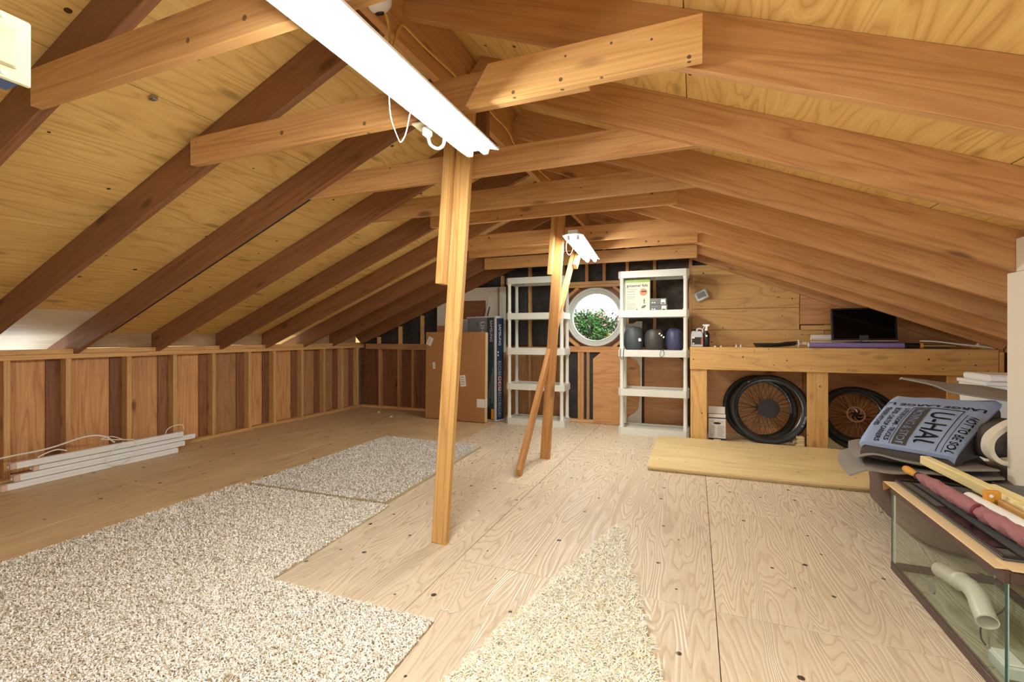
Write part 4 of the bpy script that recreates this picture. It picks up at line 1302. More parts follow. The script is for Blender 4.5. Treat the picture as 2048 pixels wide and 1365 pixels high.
# ------------------------------------------------------------------ strip lights stacked on the floor at the left wall
def strip_light(x, y0, y1, z, label, dx=0.0):
    t = thing('strip_light', label, 'light', (x, (y0 + y1) / 2, z), 'strip lights stacked by the left wall')
    Rs_ = Matrix.Translation(V((x, (y0 + y1) / 2, z))) @ Matrix.Rotation(dx, 4, 'Z')
    L = (y1 - y0) / 2
    bm = bmesh.new()
    bm_box(bm, (-0.03, -L + 0.035, 0.001), (0.03, L - 0.035, 0.02), 0.004)
    from_bm('channel', bm, M['enamel'], t, Rs_)
    bm = bmesh.new()
    sec = [(-0.026, 0.0205), (0.026, 0.0205), (0.028, 0.034), (0.018, 0.046), (-0.018, 0.046), (-0.028, 0.034)]
    a_ = [bm.verts.new((p, -L + 0.035, q)) for p, q in sec]
    b_ = [bm.verts.new((p, L - 0.035, q)) for p, q in sec]
    bm.faces.new(a_)
    bm.faces.new(b_)
    for k in range(6):
        bm.faces.new((a_[k], a_[(k + 1) % 6], b_[(k + 1) % 6], b_[k]))
    bmesh.ops.recalc_face_normals(bm, faces=bm.faces)
    from_bm('diffuser', bm, M['enamel'], t, Rs_)
    for s in (-1, 1):
        bm = bmesh.new()
        bm_box(bm, (-0.032, s * L - s * 0.036 if s > 0 else -L, 0.0), (0.032, s * L if s > 0 else -L + 0.036, 0.048), 0.006)
        from_bm('end_cap', bm, M['enamel'] if s > 0 else M['cap'], t, Rs_)
        bm = bmesh.new()
        ya = s * (L + 0.006)
        bm_box(bm, (-0.008, min(s * L, ya), 0.012), (0.008, max(s * L, ya), 0.03), 0.002)
        from_bm('connector', bm, M['enamel'], t, Rs_)
    return t


q1 = strip_light(-4.655, 1.745, 2.975, 0.0, 'bottom white strip light of the floor stack, nearest the room')
q2 = strip_light(-4.68, 1.825, 3.055, 0.0485, 'second white strip light up in the floor stack')
q3 = strip_light(-4.70, 1.94, 3.17, 0.097, 'third white strip light up in the floor stack, set furthest along')
q4 = strip_light(-4.665, 1.80, 3.03, 0.1455, 'top white strip light of the floor stack, trailing its cord')
tube('power_cord', [(-4.70, 1.0, 0.01), (-4.76, 1.35, 0.14), (-4.77, 1.75, 0.215), (-4.75, 2.05, 0.235), (-4.72, 2.28, 0.285), (-4.69, 2.40, 0.27), (-4.67, 2.47, 0.204)], 0.0065, M['whitecord'], q4, 7)
tube('wire_loop', [(-4.665, 2.88, 0.197), (-4.66, 2.90, 0.24), (-4.66, 2.96, 0.262), (-4.66, 3.03, 0.255), (-4.66, 3.05, 0.21)], 0.004, M['whitecord'], q4, 6)
tube('cord_loop', [(-4.64, 2.52, 0.2), (-4.62, 2.45, 0.165), (-4.61, 2.38, 0.09), (-4.60, 2.40, 0.035), (-4.60, 2.48, 0.02), (-4.60, 2.56, 0.06), (-4.615, 2.62, 0.12), (-4.64, 2.60, 0.2)], 0.004, M['whitecord'], q3, 6)
tube('cord_loop', [(-4.645, 2.6, 0.205), (-4.64, 2.52, 0.22), (-4.66, 2.44, 0.235), (-4.68, 2.38, 0.25), (-4.69, 2.46, 0.255), (-4.66, 2.54, 0.21)], 0.004, M['whitecord'], q4, 6)
tube('cord_stub', [(-4.66, 1.96, 0.2), (-4.655, 2.02, 0.225), (-4.66, 2.08, 0.232), (-4.67, 2.14, 0.21)], 0.005, M['whitecord'], q4, 6)

# ------------------------------------------------------------------ rugs: backing slab with a real pile of tufts
def in_poly(P, poly):
    x, y = P[:, 0], P[:, 1]
    inside = np.zeros(len(P), bool)
    j = len(poly) - 1
    for i in range(len(poly)):
        xi, yi = poly[i]
        xj, yj = poly[j]
        c = ((yi > y) != (yj > y)) & (x < (xj - xi) * (y - yi) / (yj - yi + 1e-12) + xi)
        inside ^= c
        j = i
    return inside


def rug(name, label, poly, z0, base_h, n, ln, wd, lean, tones, near=None):
    t = thing(name, label, 'rug', (sum(p[0] for p in poly) / len(poly), sum(p[1] for p in poly) / len(poly), z0), None)
    bm = bmesh.new()
    a_ = [bm.verts.new((x, y, z0)) for x, y in poly]
    b_ = [bm.verts.new((x, y, z0 + base_h)) for x, y in poly]
    bm.faces.new(a_)
    bm.faces.new(b_)
    for k in range(len(poly)):
        bm.faces.new((a_[k], a_[(k + 1) % len(poly)], b_[(k + 1) % len(poly)], b_[k]))
    bmesh.ops.recalc_face_normals(bm, faces=bm.faces)
    from_bm('backing', bm, M['rug_base'], t)
    P = np.array(poly)
    lo_, hi_ = P.min(0), P.max(0)
    S = rng.uniform(lo_, hi_, (int(n * 2.6), 2))
    S = S[in_poly(S, poly)]
    if near is not None:
        keep = rng.random(len(S)) < np.clip(near / np.maximum(0.3, np.hypot(S[:, 0], S[:, 1])), 0.25, 1.0) ** 1.5
        S = S[keep]
    S = S[:n]
    m = len(S)
    az = rng.uniform(0, 2 * PI, m)
    ln_ = ln * rng.uniform(0.7, 1.25, m)
    le = lean * rng.uniform(0.3, 1.2, m)
    w = wd * rng.uniform(0.7, 1.3, m)
    dx, dy = np.cos(az) * le, np.sin(az) * le
    px, py = -np.sin(az) * w / 2, np.cos(az) * w / 2
    zb = z0 + base_h - 0.001
    c0 = np.stack([S[:, 0], S[:, 1], np.full(m, zb)], 1)
    perp = np.stack([px, py, np.zeros(m)], 1)
    mid = c0 + np.stack([dx * ln_ * 0.35, dy * ln_ * 0.35, ln_ * 0.62], 1)
    tip = c0 + np.stack([dx * ln_, dy * ln_, ln_ * (0.9 - 0.35 * le)], 1)
    verts = np.concatenate([c0 - perp, c0 + perp, mid + perp * 1.1, mid - perp * 1.1, tip + perp * 0.6, tip - perp * 0.6], 1).reshape(-1, 3)
    base = np.arange(m)[:, None] * 6
    f = np.concatenate([base + np.array([[0, 1, 2, 3]]), base + np.array([[3, 2, 4, 5]])], 1).reshape(-1, 4)
    me = bpy.data.meshes.new('pile')
    me.vertices.add(len(verts))
    me.vertices.foreach_set('co', verts.ravel())
    me.loops.add(f.size)
    me.loops.foreach_set('vertex_index', f.ravel())
    me.polygons.add(len(f))
    me.polygons.foreach_set('loop_start', np.arange(len(f)) * 4)
    me.update(calc_edges=True)
    ca = me.color_attributes.new('tone', 'FLOAT_COLOR', 'POINT')
    T = np.array([lin(*c)[:3] for c in tones])
    prob = np.array([0.42, 0.33, 0.17, 0.08])[:len(tones)]
    pick = rng.choice(len(tones), m, p=prob / prob.sum())
    col = T[pick] * rng.uniform(0.92, 1.06, (m, 1))
    col = np.repeat(np.concatenate([col, np.ones((m, 1))], 1), 6, 0)
    ca.data.foreach_set('color', np.clip(col, 0, 1).ravel().astype(np.float32))
    me.materials.append(M['pile'])
    o = link(bpy.data.objects.new('pile', me), None, t)
    o['kind'] = 'stuff'
    return t


creams = [(250, 249, 245), (247, 244, 236), (238, 231, 216), (206, 188, 156)]
greys = [(240, 239, 236), (234, 232, 227), (224, 219, 210), (198, 188, 168)]
shags = [(251, 250, 240), (248, 245, 228), (240, 233, 204), (224, 210, 164)]
rug('rug', 'large L-shaped cream rug lying at the left front of the floor', [(-3.21, 2.512), (-1.87, 2.545), (-1.809, 1.568), (-0.955, 1.584), (-0.90, 0.55), (-3.16, 0.55)], 0.0005, 0.006, 120000, 0.013, 0.005, 0.9, creams, near=2.4)
rug('rug', 'smaller greyish cream rug lapped over the far end of the L-shaped rug', [(-3.111, 2.519), (-1.912, 2.552), (-1.993, 4.205), (-3.157, 4.231)], 0.0005, 0.02, 45000, 0.011, 0.006, 0.8, greys)
rug('rug', 'narrow pointed shag rug of long cream pile in the centre foreground', [(-0.425, 2.71), (-0.405, 2.71), (0.02, 1.0), (-0.80, 1.0)], 0.0005, 0.006, 52000, 0.036, 0.0045, 0.9, shags)

# ------------------------------------------------------------------ pile of blankets behind the tank
def rounded(name, c, h, e, mat, parent=None, amp=0.02, fr=5.0, seed=0.0, mw=None, nu=48, nv=26):
    """Soft cushion-like block (superellipsoid) with gentle lumps."""
    def sp(a, p):
        return math.copysign(abs(a) ** p, a)
    vs, fs = [], []
    for j in range(nv + 1):
        b = -PI / 2 + PI * j / nv
        for i in range(nu):
            a = 2 * PI * i / nu
            p = V((h[0] * sp(math.cos(b), e) * sp(math.cos(a), e), h[1] * sp(math.cos(b), e) * sp(math.sin(a), e), h[2] * sp(math.sin(b), e)))
            k = noise.noise(V((p.x * fr + seed, p.y * fr, p.z * fr * 1.6))) * amp
            p += p.normalized() * k
            vs.append(V(c) + p)
    for j in range(nv):
        for i in range(nu):
            fs.append((j * nu + i, j * nu + (i + 1) % nu, (j + 1) * nu + (i + 1) % nu, (j + 1) * nu + i))
    return from_data(name, vs, fs, mat, parent, mw, smooth='all')


def loft(name, rows, t, mat, parent=None, sub=6):
    """Cloth sheet lofted through rows of points, given thickness t."""
    R_ = [smooth_path(r, sub) for r in rows]
    cols = list(zip(*R_))
    G = [smooth_path(c, sub) for c in cols]
    nu, nv = len(G), len(G[0])
    nrm = [[None] * nv for _ in range(nu)]
    for i in range(nu):
        for j in range(nv):
            a = G[min(i + 1, nu - 1)][j] - G[max(i - 1, 0)][j]
            b = G[i][min(j + 1, nv - 1)] - G[i][max(j - 1, 0)]
            n_ = a.cross(b)
            nrm[i][j] = n_.normalized() if n_.length > 1e-9 else V((0, 0, 1))
            if nrm[i][j].z < 0:
                nrm[i][j] *= -1
    vs = [G[i][j] for i in range(nu) for j in range(nv)] + [G[i][j] - nrm[i][j] * t for i in range(nu) for j in range(nv)]
    fs = []
    o_ = nu * nv
    for i in range(nu - 1):
        for j in range(nv - 1):
            q_ = (i * nv + j, i * nv + j + 1, (i + 1) * nv + j + 1, (i + 1) * nv + j)
            fs.append(q_)
            fs.append(tuple(o_ + k for k in reversed(q_)))
    for i in range(nu - 1):
        for j in (0, nv - 1):
            fs.append((i * nv + j, (i + 1) * nv + j, o_ + (i + 1) * nv + j, o_ + i * nv + j))
    for j in range(nv - 1):
        for i in (0, nu - 1):
            fs.append((i * nv + j, i * nv + j + 1, o_ + i * nv + j + 1, o_ + i * nv + j))
    return from_data(name, vs, fs, mat, parent, smooth=True)


o = thing('floor_cushion', 'lumpy brown upholstered cushion at the bottom of the blanket pile', 'cushion', (1.45, 3.4, 0))
rounded('cushion_body', (1.54, 3.41, 0.175), (0.48, 0.48, 0.174), 0.38, M['brown_cloth'], o, 0.025, 4.0, 3.0)
rounded('cushion_pleat', (1.22, 3.0, 0.30), (0.12, 0.13, 0.085), 0.7, M['brown_cloth'], o, 0.02, 8.0, 9.0)
rounded('cushion_pleat', (1.36, 2.98, 0.33), (0.13, 0.10, 0.08), 0.7, M['brown_cloth'], o, 0.02, 8.0, 5.0)
o = loft('grey_felt', [[(0.785, 3.04, 0.365), (0.80, 3.3, 0.37), (0.86, 3.55, 0.38)], [(0.86, 2.99, 0.415), (0.90, 3.3, 0.405), (0.93, 3.6, 0.40)], [(0.955, 2.955, 0.418), (1.05, 3.3, 0.405), (1.05, 3.62, 0.40)],
                        [(1.10, 2.93, 0.44), (1.15, 3.3, 0.412), (1.2, 3.66, 0.405)], [(1.25, 2.92, 0.43), (1.3, 3.3, 0.412), (1.35, 3.68, 0.405)], [(1.39, 2.95, 0.44), (1.5, 3.3, 0.41), (1.6, 3.68, 0.405)]], 0.007, M['felt'])
tag(o, 'lower grey felt sheet hanging out of the blanket pile at the left', 'blanket')
o = loft('grey_felt', [[(0.825, 3.10, 0.452), (0.85, 3.3, 0.46), (0.9, 3.5, 0.465)], [(0.90, 3.04, 0.492), (0.95, 3.3, 0.465), (1.0, 3.6, 0.465)], [(1.02, 3.0, 0.475), (1.1, 3.3, 0.45), (1.15, 3.66, 0.455)],
                        [(1.2, 2.96, 0.462), (1.25, 3.3, 0.445), (1.3, 3.68, 0.45)], [(1.38, 2.97, 0.475), (1.4, 3.3, 0.445), (1.5, 3.68, 0.45)]], 0.007, M['felt'])
tag(o, 'upper grey felt sheet poking out under the blue blanket', 'blanket')

o = thing('moving_blanket', 'folded blue moving blanket with U-HAUL lettering and charcoal underside', 'blanket', (1.25, 3.35, 0.46))
BL, FL, FR, BR = V((1.19, 3.70, 0.735)), V((0.85, 3.11, 0.566)), V((1.228, 3.015, 0.530)), V((1.665, 3.56, 0.745))


def blue(p, q, lift=0.0):
    """Top face of the blanket: p runs from the back edge to the front, q from left to right."""
    a = BL.lerp(FL, p)
    b = BR.lerp(FR, p)
    s = a.lerp(b, q)
    dome = 0.028 * math.sin(PI * min(1, max(0, p))) * (0.5 + 0.5 * math.sin(PI * min(1, max(0, q))))
    rip = 0.010 * noise.noise(V((q * 3.5 + 2, p * 4.5, 0.4))) * (1 - 0.5 * p)
    edge = -0.05 * max(0.0, p - 0.93) / 0.07 * 0.35 - 0.02 * max(0.0, 0.05 - q) / 0.05 - 0.02 * max(0, q - 0.95) / 0.05
    return s + V((0, 0, dome + rip + edge + lift))


n1, n2 = 34, 34
vs, fs = [], []
for i in range(n1 + 1):
    for j in range(n2 + 1):
        vs.append(blue(i / n1, j / n2))
for i in range(n1):
    for j in range(n2):
        W = n2 + 1
        fs.append((i * W + j, i * W + j + 1, (i + 1) * W + j + 1, (i + 1) * W + j))
# turned-down hem along the border
rim_ix = [i * (n2 + 1) for i in range(n1 + 1)] + [n1 * (n2 + 1) + j for j in range(1, n2 + 1)] + [i * (n2 + 1) + n2 for i in range(n1 - 1, -1, -1)] + [j for j in range(n2 - 1, 0, -1)]
b0 = len(vs)
cen = (BL + FL + FR + BR) / 4
for k in rim_ix:
    p = V(vs[k])
    vs.append(p + (cen - p) * 0.02 + V((0, 0, -0.022)))
L_ = len(rim_ix)
for k in range(L_):
    fs.append((rim_ix[k], rim_ix[(k + 1) % L_], b0 + (k + 1) % L_, b0 + k))
bf = from_data('blue_face', vs, fs, M['blanket_blue'], o, smooth=True)
# charcoal body under the blue face
vs, fs = [], []
n3 = 24
for lev, (dz, gr) in enumerate(((-0.024, 0.955), (-0.05, 0.98), (-0.085, 0.99), (-0.12, 0.94))):
    for k in rim_ix:
        p = V(vs[k]) if False else blue((k // (n2 + 1)) / n1, (k % (n2 + 1)) / n2)
        z_ = p.z + dz
        if lev == 3:
            z_ = 0.462
        elif lev == 2:
            z_ = min(z_, 0.48)
        elif lev == 1:
            z_ = max(min(z_, p.z - 0.03), 0.49)
        vs.append(V((cen.x + (p.x - cen.x) * gr, cen.y + (p.y - cen.y) * gr, z_)))
for lev in range(3):
    for k in range(L_):
        fs.append((lev * L_ + k, lev * L_ + (k + 1) % L_, (lev + 1) * L_ + (k + 1) % L_, (lev + 1) * L_ + k))
fs.append(tuple(range(L_)))
fs.append(tuple(range(3 * L_, 4 * L_)))
from_data('charcoal_body', vs, fs, M['blanket_dark'], o, smooth=True)
rounded('charcoal_roll', (1.63, 3.33, 0.56), (0.235, 0.29, 0.098), 0.6, M['blanket_dark'], o, 0.03, 6.0, 2.0)
bm = bmesh.new()
path = smooth_path([(1.55, 3.05, 0.715), (1.47, 3.05, 0.69), (1.39, 3.03, 0.63), (1.365, 3.015, 0.575), (1.375, 3.01, 0.53), (1.405, 3.0, 0.505), (1.45, 3.0, 0.51)], 8)
for p0, p1 in zip(path[:-1], path[1:]):
    d_ = (p1 - p0).normalized()
    n_ = d_.cross(V((0, 1, 0)))
    q_ = [p0 + n_ * 0.011, p0 - n_ * 0.011, p1 - n_ * 0.011, p1 + n_ * 0.011]
    top = [bm.verts.new(v + V((0, -0.012, 0))) for v in q_]
    bot = [bm.verts.new(v + V((0, 0.06, 0))) for v in q_]
    for f in ((0, 1, 2, 3),):
        bm.faces.new([top[k] for k in f])
        bm.faces.new([bot[k] for k in reversed(f)])
    bm.faces.new((top[0], bot[0], bot[3], top[3]))
    bm.faces.new((top[1], top[2], bot[2], bot[1]))
bmesh.ops.recalc_face_normals(bm, faces=bm.faces)
from_bm('cream_binding', bm, M['binding'], o)


def blue_text(s_, size, p0, q0, mode='down', mat='ink', bold=0.0, lift=0.003):
    """Lettering printed on the blanket: 'down' reads from back to front, 'left' reads right to left upside down."""
    me = text_mesh(s_, size, bold=bold)
    LP, LQ = 0.70, 0.45
    bmt = bmesh.new()
    bmt.from_mesh(me)
    bmesh.ops.triangulate(bmt, faces=bmt.faces)
    bmesh.ops.subdivide_edges(bmt, edges=[e for e in bmt.edges if e.calc_length() > size * 0.3], cuts=1)
    kill = []
    for v in bmt.verts:
        x, y = v.co.x, v.co.y
        if mode == 'down':
            p, q = p0 + x / LP, q0 + y / LQ
        else:
            p, q = p0 + y / LP, q0 - x / LQ
        if p > 0.985 or p < 0.01 or q > 0.99 or q < 0.01:
            kill.append(v)
        v.co = blue(p, q, lift)
    if kill:
        bmesh.ops.delete(bmt, geom=kill, context='VERTS')
    return from_bm('lettering', bmt, M[mat], bf)


def blue_band(p0, p1, q0, q1, mat, lift=0.0022, name='printed_band'):
    vs, fs = [], []
    a_, b_ = 16, 6
    for i in range(a_ + 1):
        for j in range(b_ + 1):
            vs.append(blue(p0 + (p1 - p0) * i / a_, q0 + (q1 - q0) * j / b_, lift))
    for i in range(a_):
        for j in range(b_):
            fs.append((i * (b_ + 1) + j, i * (b_ + 1) + j + 1, (i + 1) * (b_ + 1) + j + 1, (i + 1) * (b_ + 1) + j))
    return from_data(name, vs, fs, M[mat], bf)


M['band'] = plain('charcoal_print', lin(72, 68, 66), 0.8)
blue_text('U-HAUL', 0.135, 0.42, 0.545, bold=0.0012)
blue_band(0.36, 0.985, 0.345, 0.50, 'band')
blue_text('MOVING & STORAGE', 0.055, 0.40, 0.375, mat='blanket_blue', bold=0.0006, lift=0.0042)
blue_text('U-STORE ROOMS - TRUCKS', 0.034, 0.36, 0.25, bold=0.0008)
blue_text('BOXES - CAR-TOP CARRIERS', 0.034, 0.36, 0.155, bold=0.0008)
blue_text('TRAILERS HITCHES', 0.034, 0.36, 0.06, bold=0.0008)
blue_text('LARGE LARGE LARGE LA', 0.058, 0.24, 0.97, mode='left', bold=0.001)
blue_text('NOT TO BE SOLD', 0.055, 0.42, 0.885, bold=0.0006)
blue_band(0.33, 0.345, 0.32, 0.80, 'ink', name='printed_line')
blue_band(0.33, 0.985, 0.795, 0.804, 'ink', name='printed_line')
blue_band(0.40, 0.985, 0.85, 0.857, 'ink', name='printed_line')
blue_band(0.33, 0.985, 0.318, 0.325, 'ink', name='printed_line')

o = loft('felt_flap', [[(1.265, 3.76, 0.852), (1.27, 3.80, 0.853), (1.28, 3.86, 0.84)], [(1.38, 3.66, 0.825), (1.40, 3.78, 0.84), (1.42, 3.86, 0.835)], [(1.46, 3.60, 0.788), (1.50, 3.74, 0.815), (1.55, 3.86, 0.82)],
                        [(1.62, 3.53, 0.765), (1.65, 3.68, 0.805), (1.70, 3.84, 0.81)], [(1.82, 3.45, 0.74), (1.86, 3.62, 0.76), (1.9, 3.8, 0.77)]], 0.010, M['felt'])
tag(o, 'stiff grey felt flap lying on top of the blue blanket', 'blanket')
o = thing('storage_tub', 'white plastic tub standing behind the blanket pile', 'tub', (2.0, 4.1, 0.04))
bm = bmesh.new()
for k, (s_, z) in enumerate(((0.20, 0.038), (0.235, 0.80))):
    pass
vsb = [(1.80, 3.98, 0.038), (2.22, 3.98, 0.038), (2.22, 4.28, 0.038), (1.80, 4.28, 0.038), (1.775, 3.955, 0.80), (2.245, 3.955, 0.80), (2.245, 4.305, 0.80), (1.775, 4.305, 0.80)]
tb = from_data('tub_body', vsb, [(0, 1, 2, 3), (0, 1, 5, 4), (1, 2, 6, 5), (2, 3, 7, 6), (3, 0, 4, 7), (4, 5, 6, 7)], M['enamel'], o)
box('tub_rim', (1.765, 3.945, 0.801), (2.255, 4.315, 0.825), M['enamel'], o, 0.004)
box('tub_lid', (1.79, 3.97, 0.8255), (2.23, 4.29, 0.87), M['enamel'], o, 0.01)

# ------------------------------------------------------------------ the glass tank and the things lying on it
o = thing('fish_tank', 'empty glass fish tank with dark brown rims on the floor at right', 'tank', (1.08, 2.32, 0))
tx0, tx1, ty0, ty1, tz = 0.882, 1.275, 1.875, 2.765, 0.405
for nm, z0, z1 in (('bottom_rim', 0.0, 0.034), ('top_rim', tz - 0.036, tz)):
    bm = bmesh.new()
    w = 0.014
    for lo_, hi_ in (((tx0, ty0, z0), (tx0 + w, ty1, z1)), ((tx1 - w, ty0, z0), (tx1, ty1, z1)), ((tx0 + w, ty0, z0), (tx1 - w, ty0 + w, z1)), ((tx0 + w, ty1 - w, z0), (tx1 - w, ty1, z1))):
        bm_box(bm, lo_, hi_, 0.0015)
    rr_ = from_bm(nm, bm, M['aq_trim'], o)
g = 0.006
for lo_, hi_ in (((tx0 + 0.003, ty0 + 0.004, 0.02), (tx0 + 0.003 + g, ty1 - 0.004, tz - 0.01)), ((tx1 - 0.003 - g, ty0 + 0.004, 0.02), (tx1 - 0.003, ty1 - 0.004, tz - 0.01)),
                 ((tx0 + 0.01, ty0 + 0.003, 0.02), (tx1 - 0.01, ty0 + 0.003 + g, tz - 0.01)), ((tx0 + 0.01, ty1 - 0.003 - g, 0.02), (tx1 - 0.01, ty1 - 0.003, tz - 0.01))):
    bm = bmesh.new()
    bm_box(bm, lo_, hi_)
    from_bm('glass_pane', bm, M['glass'], o)
box('glass_floor', (tx0 + 0.015, ty0 + 0.015, 0.018), (tx1 - 0.015, ty1 - 0.015, 0.024), M['glass'], o, 0)
for x in (tx0 + 0.010, tx1 - 0.016):
    for y in (ty0 + 0.010, ty1 - 0.016):
        box('silicone_seam', (x, y, 0.03), (x + 0.006, y + 0.006, tz - 0.03), M['silicone'], o, 0)
box('glass_edge', (tx0 + 0.0022, ty0 + 0.0022, 0.03), (tx0 + 0.009, ty0 + 0.0032, tz - 0.03), M['glass_edge'], o, 0)
box('glass_edge', (tx0 + 0.0022, ty1 - 0.0032, 0.03), (tx0 + 0.009, ty1 - 0.0022, tz - 0.03), M['glass_edge'], o, 0)
# pipe elbow inside
o = thing('pipe_elbow', 'white plastic pipe elbow lying inside the fish tank', 'pipe', (1.0, 2.3, 0.03))


def pipe(name, pts, r, ri, parent):
    path = smooth_path(pts, 10)
    bm = bmesh.new()
    bm_tube(bm, path, r, 20)
    from_bm_faces = [f for f in bm.faces if len(f.verts) > 4]
    bmesh.ops.delete(bm, geom=from_bm_faces, context='FACES_ONLY')
    bm2 = bmesh.new()
    bm_tube(bm2, path, ri, 20)
    bmesh.ops.delete(bm2, geom=[f for f in bm2.faces if len(f.verts) > 4], context='FACES_ONLY')
    me_ = bpy.data.meshes.new('tmp')
    bm2.to_mesh(me_)
    bm2.free()
    nv_ = len(bm.verts)
    bm.from_mesh(me_)
    bpy.data.meshes.remove(me_)
    bm.verts.ensure_lookup_table()
    for s_ in (0, nv_ - 20):
        for k in range(20):
            bm.faces.new((bm.verts[s_ + k], bm.verts[s_ + (k + 1) % 20], bm.verts[nv_ + s_ + (k + 1) % 20], bm.verts[nv_ + s_ + k]))
    bmesh.ops.recalc_face_normals(bm, faces=bm.faces)
    return from_bm(name, bm, M['pvc'], parent, smooth=True)


pipe('elbow_pipe', [(1.04, 2.68, 0.060), (1.03, 2.58, 0.085), (1.015, 2.47, 0.112), (1.012, 2.40, 0.130), (1.008, 2.35, 0.138), (1.004, 2.30, 0.130), (0.992, 2.24, 0.110), (0.984, 2.19, 0.092)], 0.033, 0.029, o)
lathe('socket_ring', [(0.0335, -0.012), (0.037, -0.012), (0.037, 0.012), (0.0335, 0.012)], M['pvc'], o, Matrix.Translation(V((1.014, 2.44, 0.121))) @ Matrix.Rotation(math.radians(105), 4, 'X'), 22, close=True)
o = thing('suction_disc', 'grey suction disc stuck to the inside of the tank glass', 'disc', (0.895, 2.39, 0.1))
Rd = Matrix.Translation(V((0.893, 2.385, 0.105))) @ Matrix.Rotation(PI / 2, 4, 'Y')
lathe('disc_rim', [(0.024, 0.0), (0.028, 0.0), (0.028, 0.008), (0.024, 0.008)], M['inkgrey'], o, Rd, 24, close=True)
lathe('disc_face', [(0.0238, 0.001), (0.0238, 0.005), (0.008, 0.007)], M['felt'], o, Rd, 24)
lathe('disc_button', [(0.008, 0.0072), (0.007, 0.012)], M['ink'], o, Rd, 14)
o = tube('air_line', [(1.24, 2.62, 0.40), (1.245, 2.64, 0.30), (1.24, 2.70, 0.2), (1.24, 2.66, 0.1), (1.23, 2.6, 0.035), (1.15, 2.45, 0.03), (1.02, 2.3, 0.03), (0.97, 2.2, 0.03), (0.96, 2.15, 0.03)], 0.0032, M['darkcord'], None, 6)
tag(o, 'thin dark air line trailing inside the fish tank', 'tube')
o = thing('filter_box', 'small clear white filter box in the near corner of the tank floor', 'filter', (0.95, 2.03, 0.026))
box('filter_body', (0.925, 1.96, 0.0255), (0.985, 2.06, 0.07), M['silicone'], o, 0.006)
box('filter_top', (0.93, 1.965, 0.0705), (0.98, 2.055, 0.076), M['foil'], o, 0.002)

ZC = tz + 0.001
o = thing('cardboard_sheet', 'sheet of light cardboard with a bent corner, on the fish tank', 'cardboard', (1.1, 2.35, ZC))
box('sheet', (0.866, 1.89, ZC), (1.31, 2.80, ZC + 0.006), M['cardlite'], o, 0.001)
prism('bent_corner', [(0.862, 0.0), (0.935, 0.0), (0.866, -0.045)], 2.80, 2.804, M['card'], o, Matrix.Translation(V((0, 0, ZC + 0.004))))
box('second_ply', (0.895, 1.865, ZC + 0.0065), (1.31, 1.95, ZC + 0.0105), M['cardlite'], o, 0.001)
ZL = ZC + 0.011
o = thing('tank_lid', 'charcoal plastic tank lid with a glass strip, under the umbrella', 'lid', (1.1, 2.33, ZL))
bm = bmesh.new()
bm_box(bm, (0.905, 1.935, ZL), (1.29, 2.785, ZL + 0.008), 0.002)
from_bm('lid_tray', bm, M['lid'], o)
bm = bmesh.new()
for lo_, hi_ in (((0.905, 1.935, ZL + 0.0081), (0.918, 2.785, ZL + 0.016)), ((1.277, 1.935, ZL + 0.0081), (1.29, 2.785, ZL + 0.016)), ((0.918, 1.935, ZL + 0.0081), (1.277, 1.95, ZL + 0.016)), ((0.918, 2.77, ZL + 0.0081), (1.277, 2.785, ZL + 0.016))):
    bm_box(bm, lo_, hi_, 0.002)
from_bm('lid_frame', bm, M['black'], o)
box('glass_strip', (0.919, 2.02, ZL + 0.0083), (0.955, 2.42, ZL + 0.011), M['screen'], o, 0.0)
box('hinge_strip', (0.956, 1.96, ZL + 0.0083), (0.962, 2.76, ZL + 0.0125), M['black'], o, 0.0)
ZU = ZL + 0.017
o = thing('umbrella', 'closed maroon umbrella with an amber handle lying on the tank', 'umbrella', (0.98, 2.3, ZU))
ua, ub = V((0.985, 2.895, ZU + 0.026)), V((1.02, 1.70, ZU + 0.030))
ud = (ub - ua)
bm = bmesh.new()
bm_tube(bm, [ua + ud * t for t in (0.0, 0.012, 0.03, 0.06, 0.09, 0.115)], lambda t: 0.013 + 0.006 * math.sin(PI * min(1, t * 1.1 + 0.12)), 16)
bmesh.ops.recalc_face_normals(bm, faces=bm.faces)
from_bm('handle', bm, M['amber'], o, smooth=True)
bm = bmesh.new()
bm_tube(bm, [ua + ud * t for t in (0.113, 0.126)], 0.0195, 16)
from_bm('collar', bm, M['black'], o, smooth=True)
vs, fs = [], []
nu, nv = 28, 90
ux = ud.normalized()
uy = ux.cross(V((0, 0, 1))).normalized()
uz = uy.cross(ux) * -1
for j in range(nv + 1):
    t = j / nv
    c_ = ua + ud * (0.127 + 0.873 * t)
    r0 = 0.018 + 0.010 * min(1, t * 9) - 0.010 * max(0, t - 0.7)
    if abs(t - 0.45) < 0.025:
        r0 *= 0.88
    for i in range(nu):
        a = 2 * PI * i / nu
        r = r0 * (1 + 0.12 * noise.noise(V((math.cos(a + t * 9) * 2.6, math.sin(a + t * 9) * 2.6, t * 46))) + 0.07 * math.sin(a * 3 + t * 60))
        vs.append(c_ + uy * (r * math.cos(a)) + V((0, 0, 1)) * (r * math.sin(a)))
for j in range(nv):
    for i in range(nu):
        fs.append((j * nu + i, j * nu + (i + 1) % nu, (j + 1) * nu + (i + 1) % nu, (j + 1) * nu + i))
from_data('canopy', vs, fs, M['maroon'], o, smooth='all')
bm = bmesh.new()
bm_tube(bm, [ua + ud * t for t in (0.508, 0.515, 0.522)], 0.0275, 20)
from_bm('strap', bm, M['maroon_dark'], o, smooth=True)
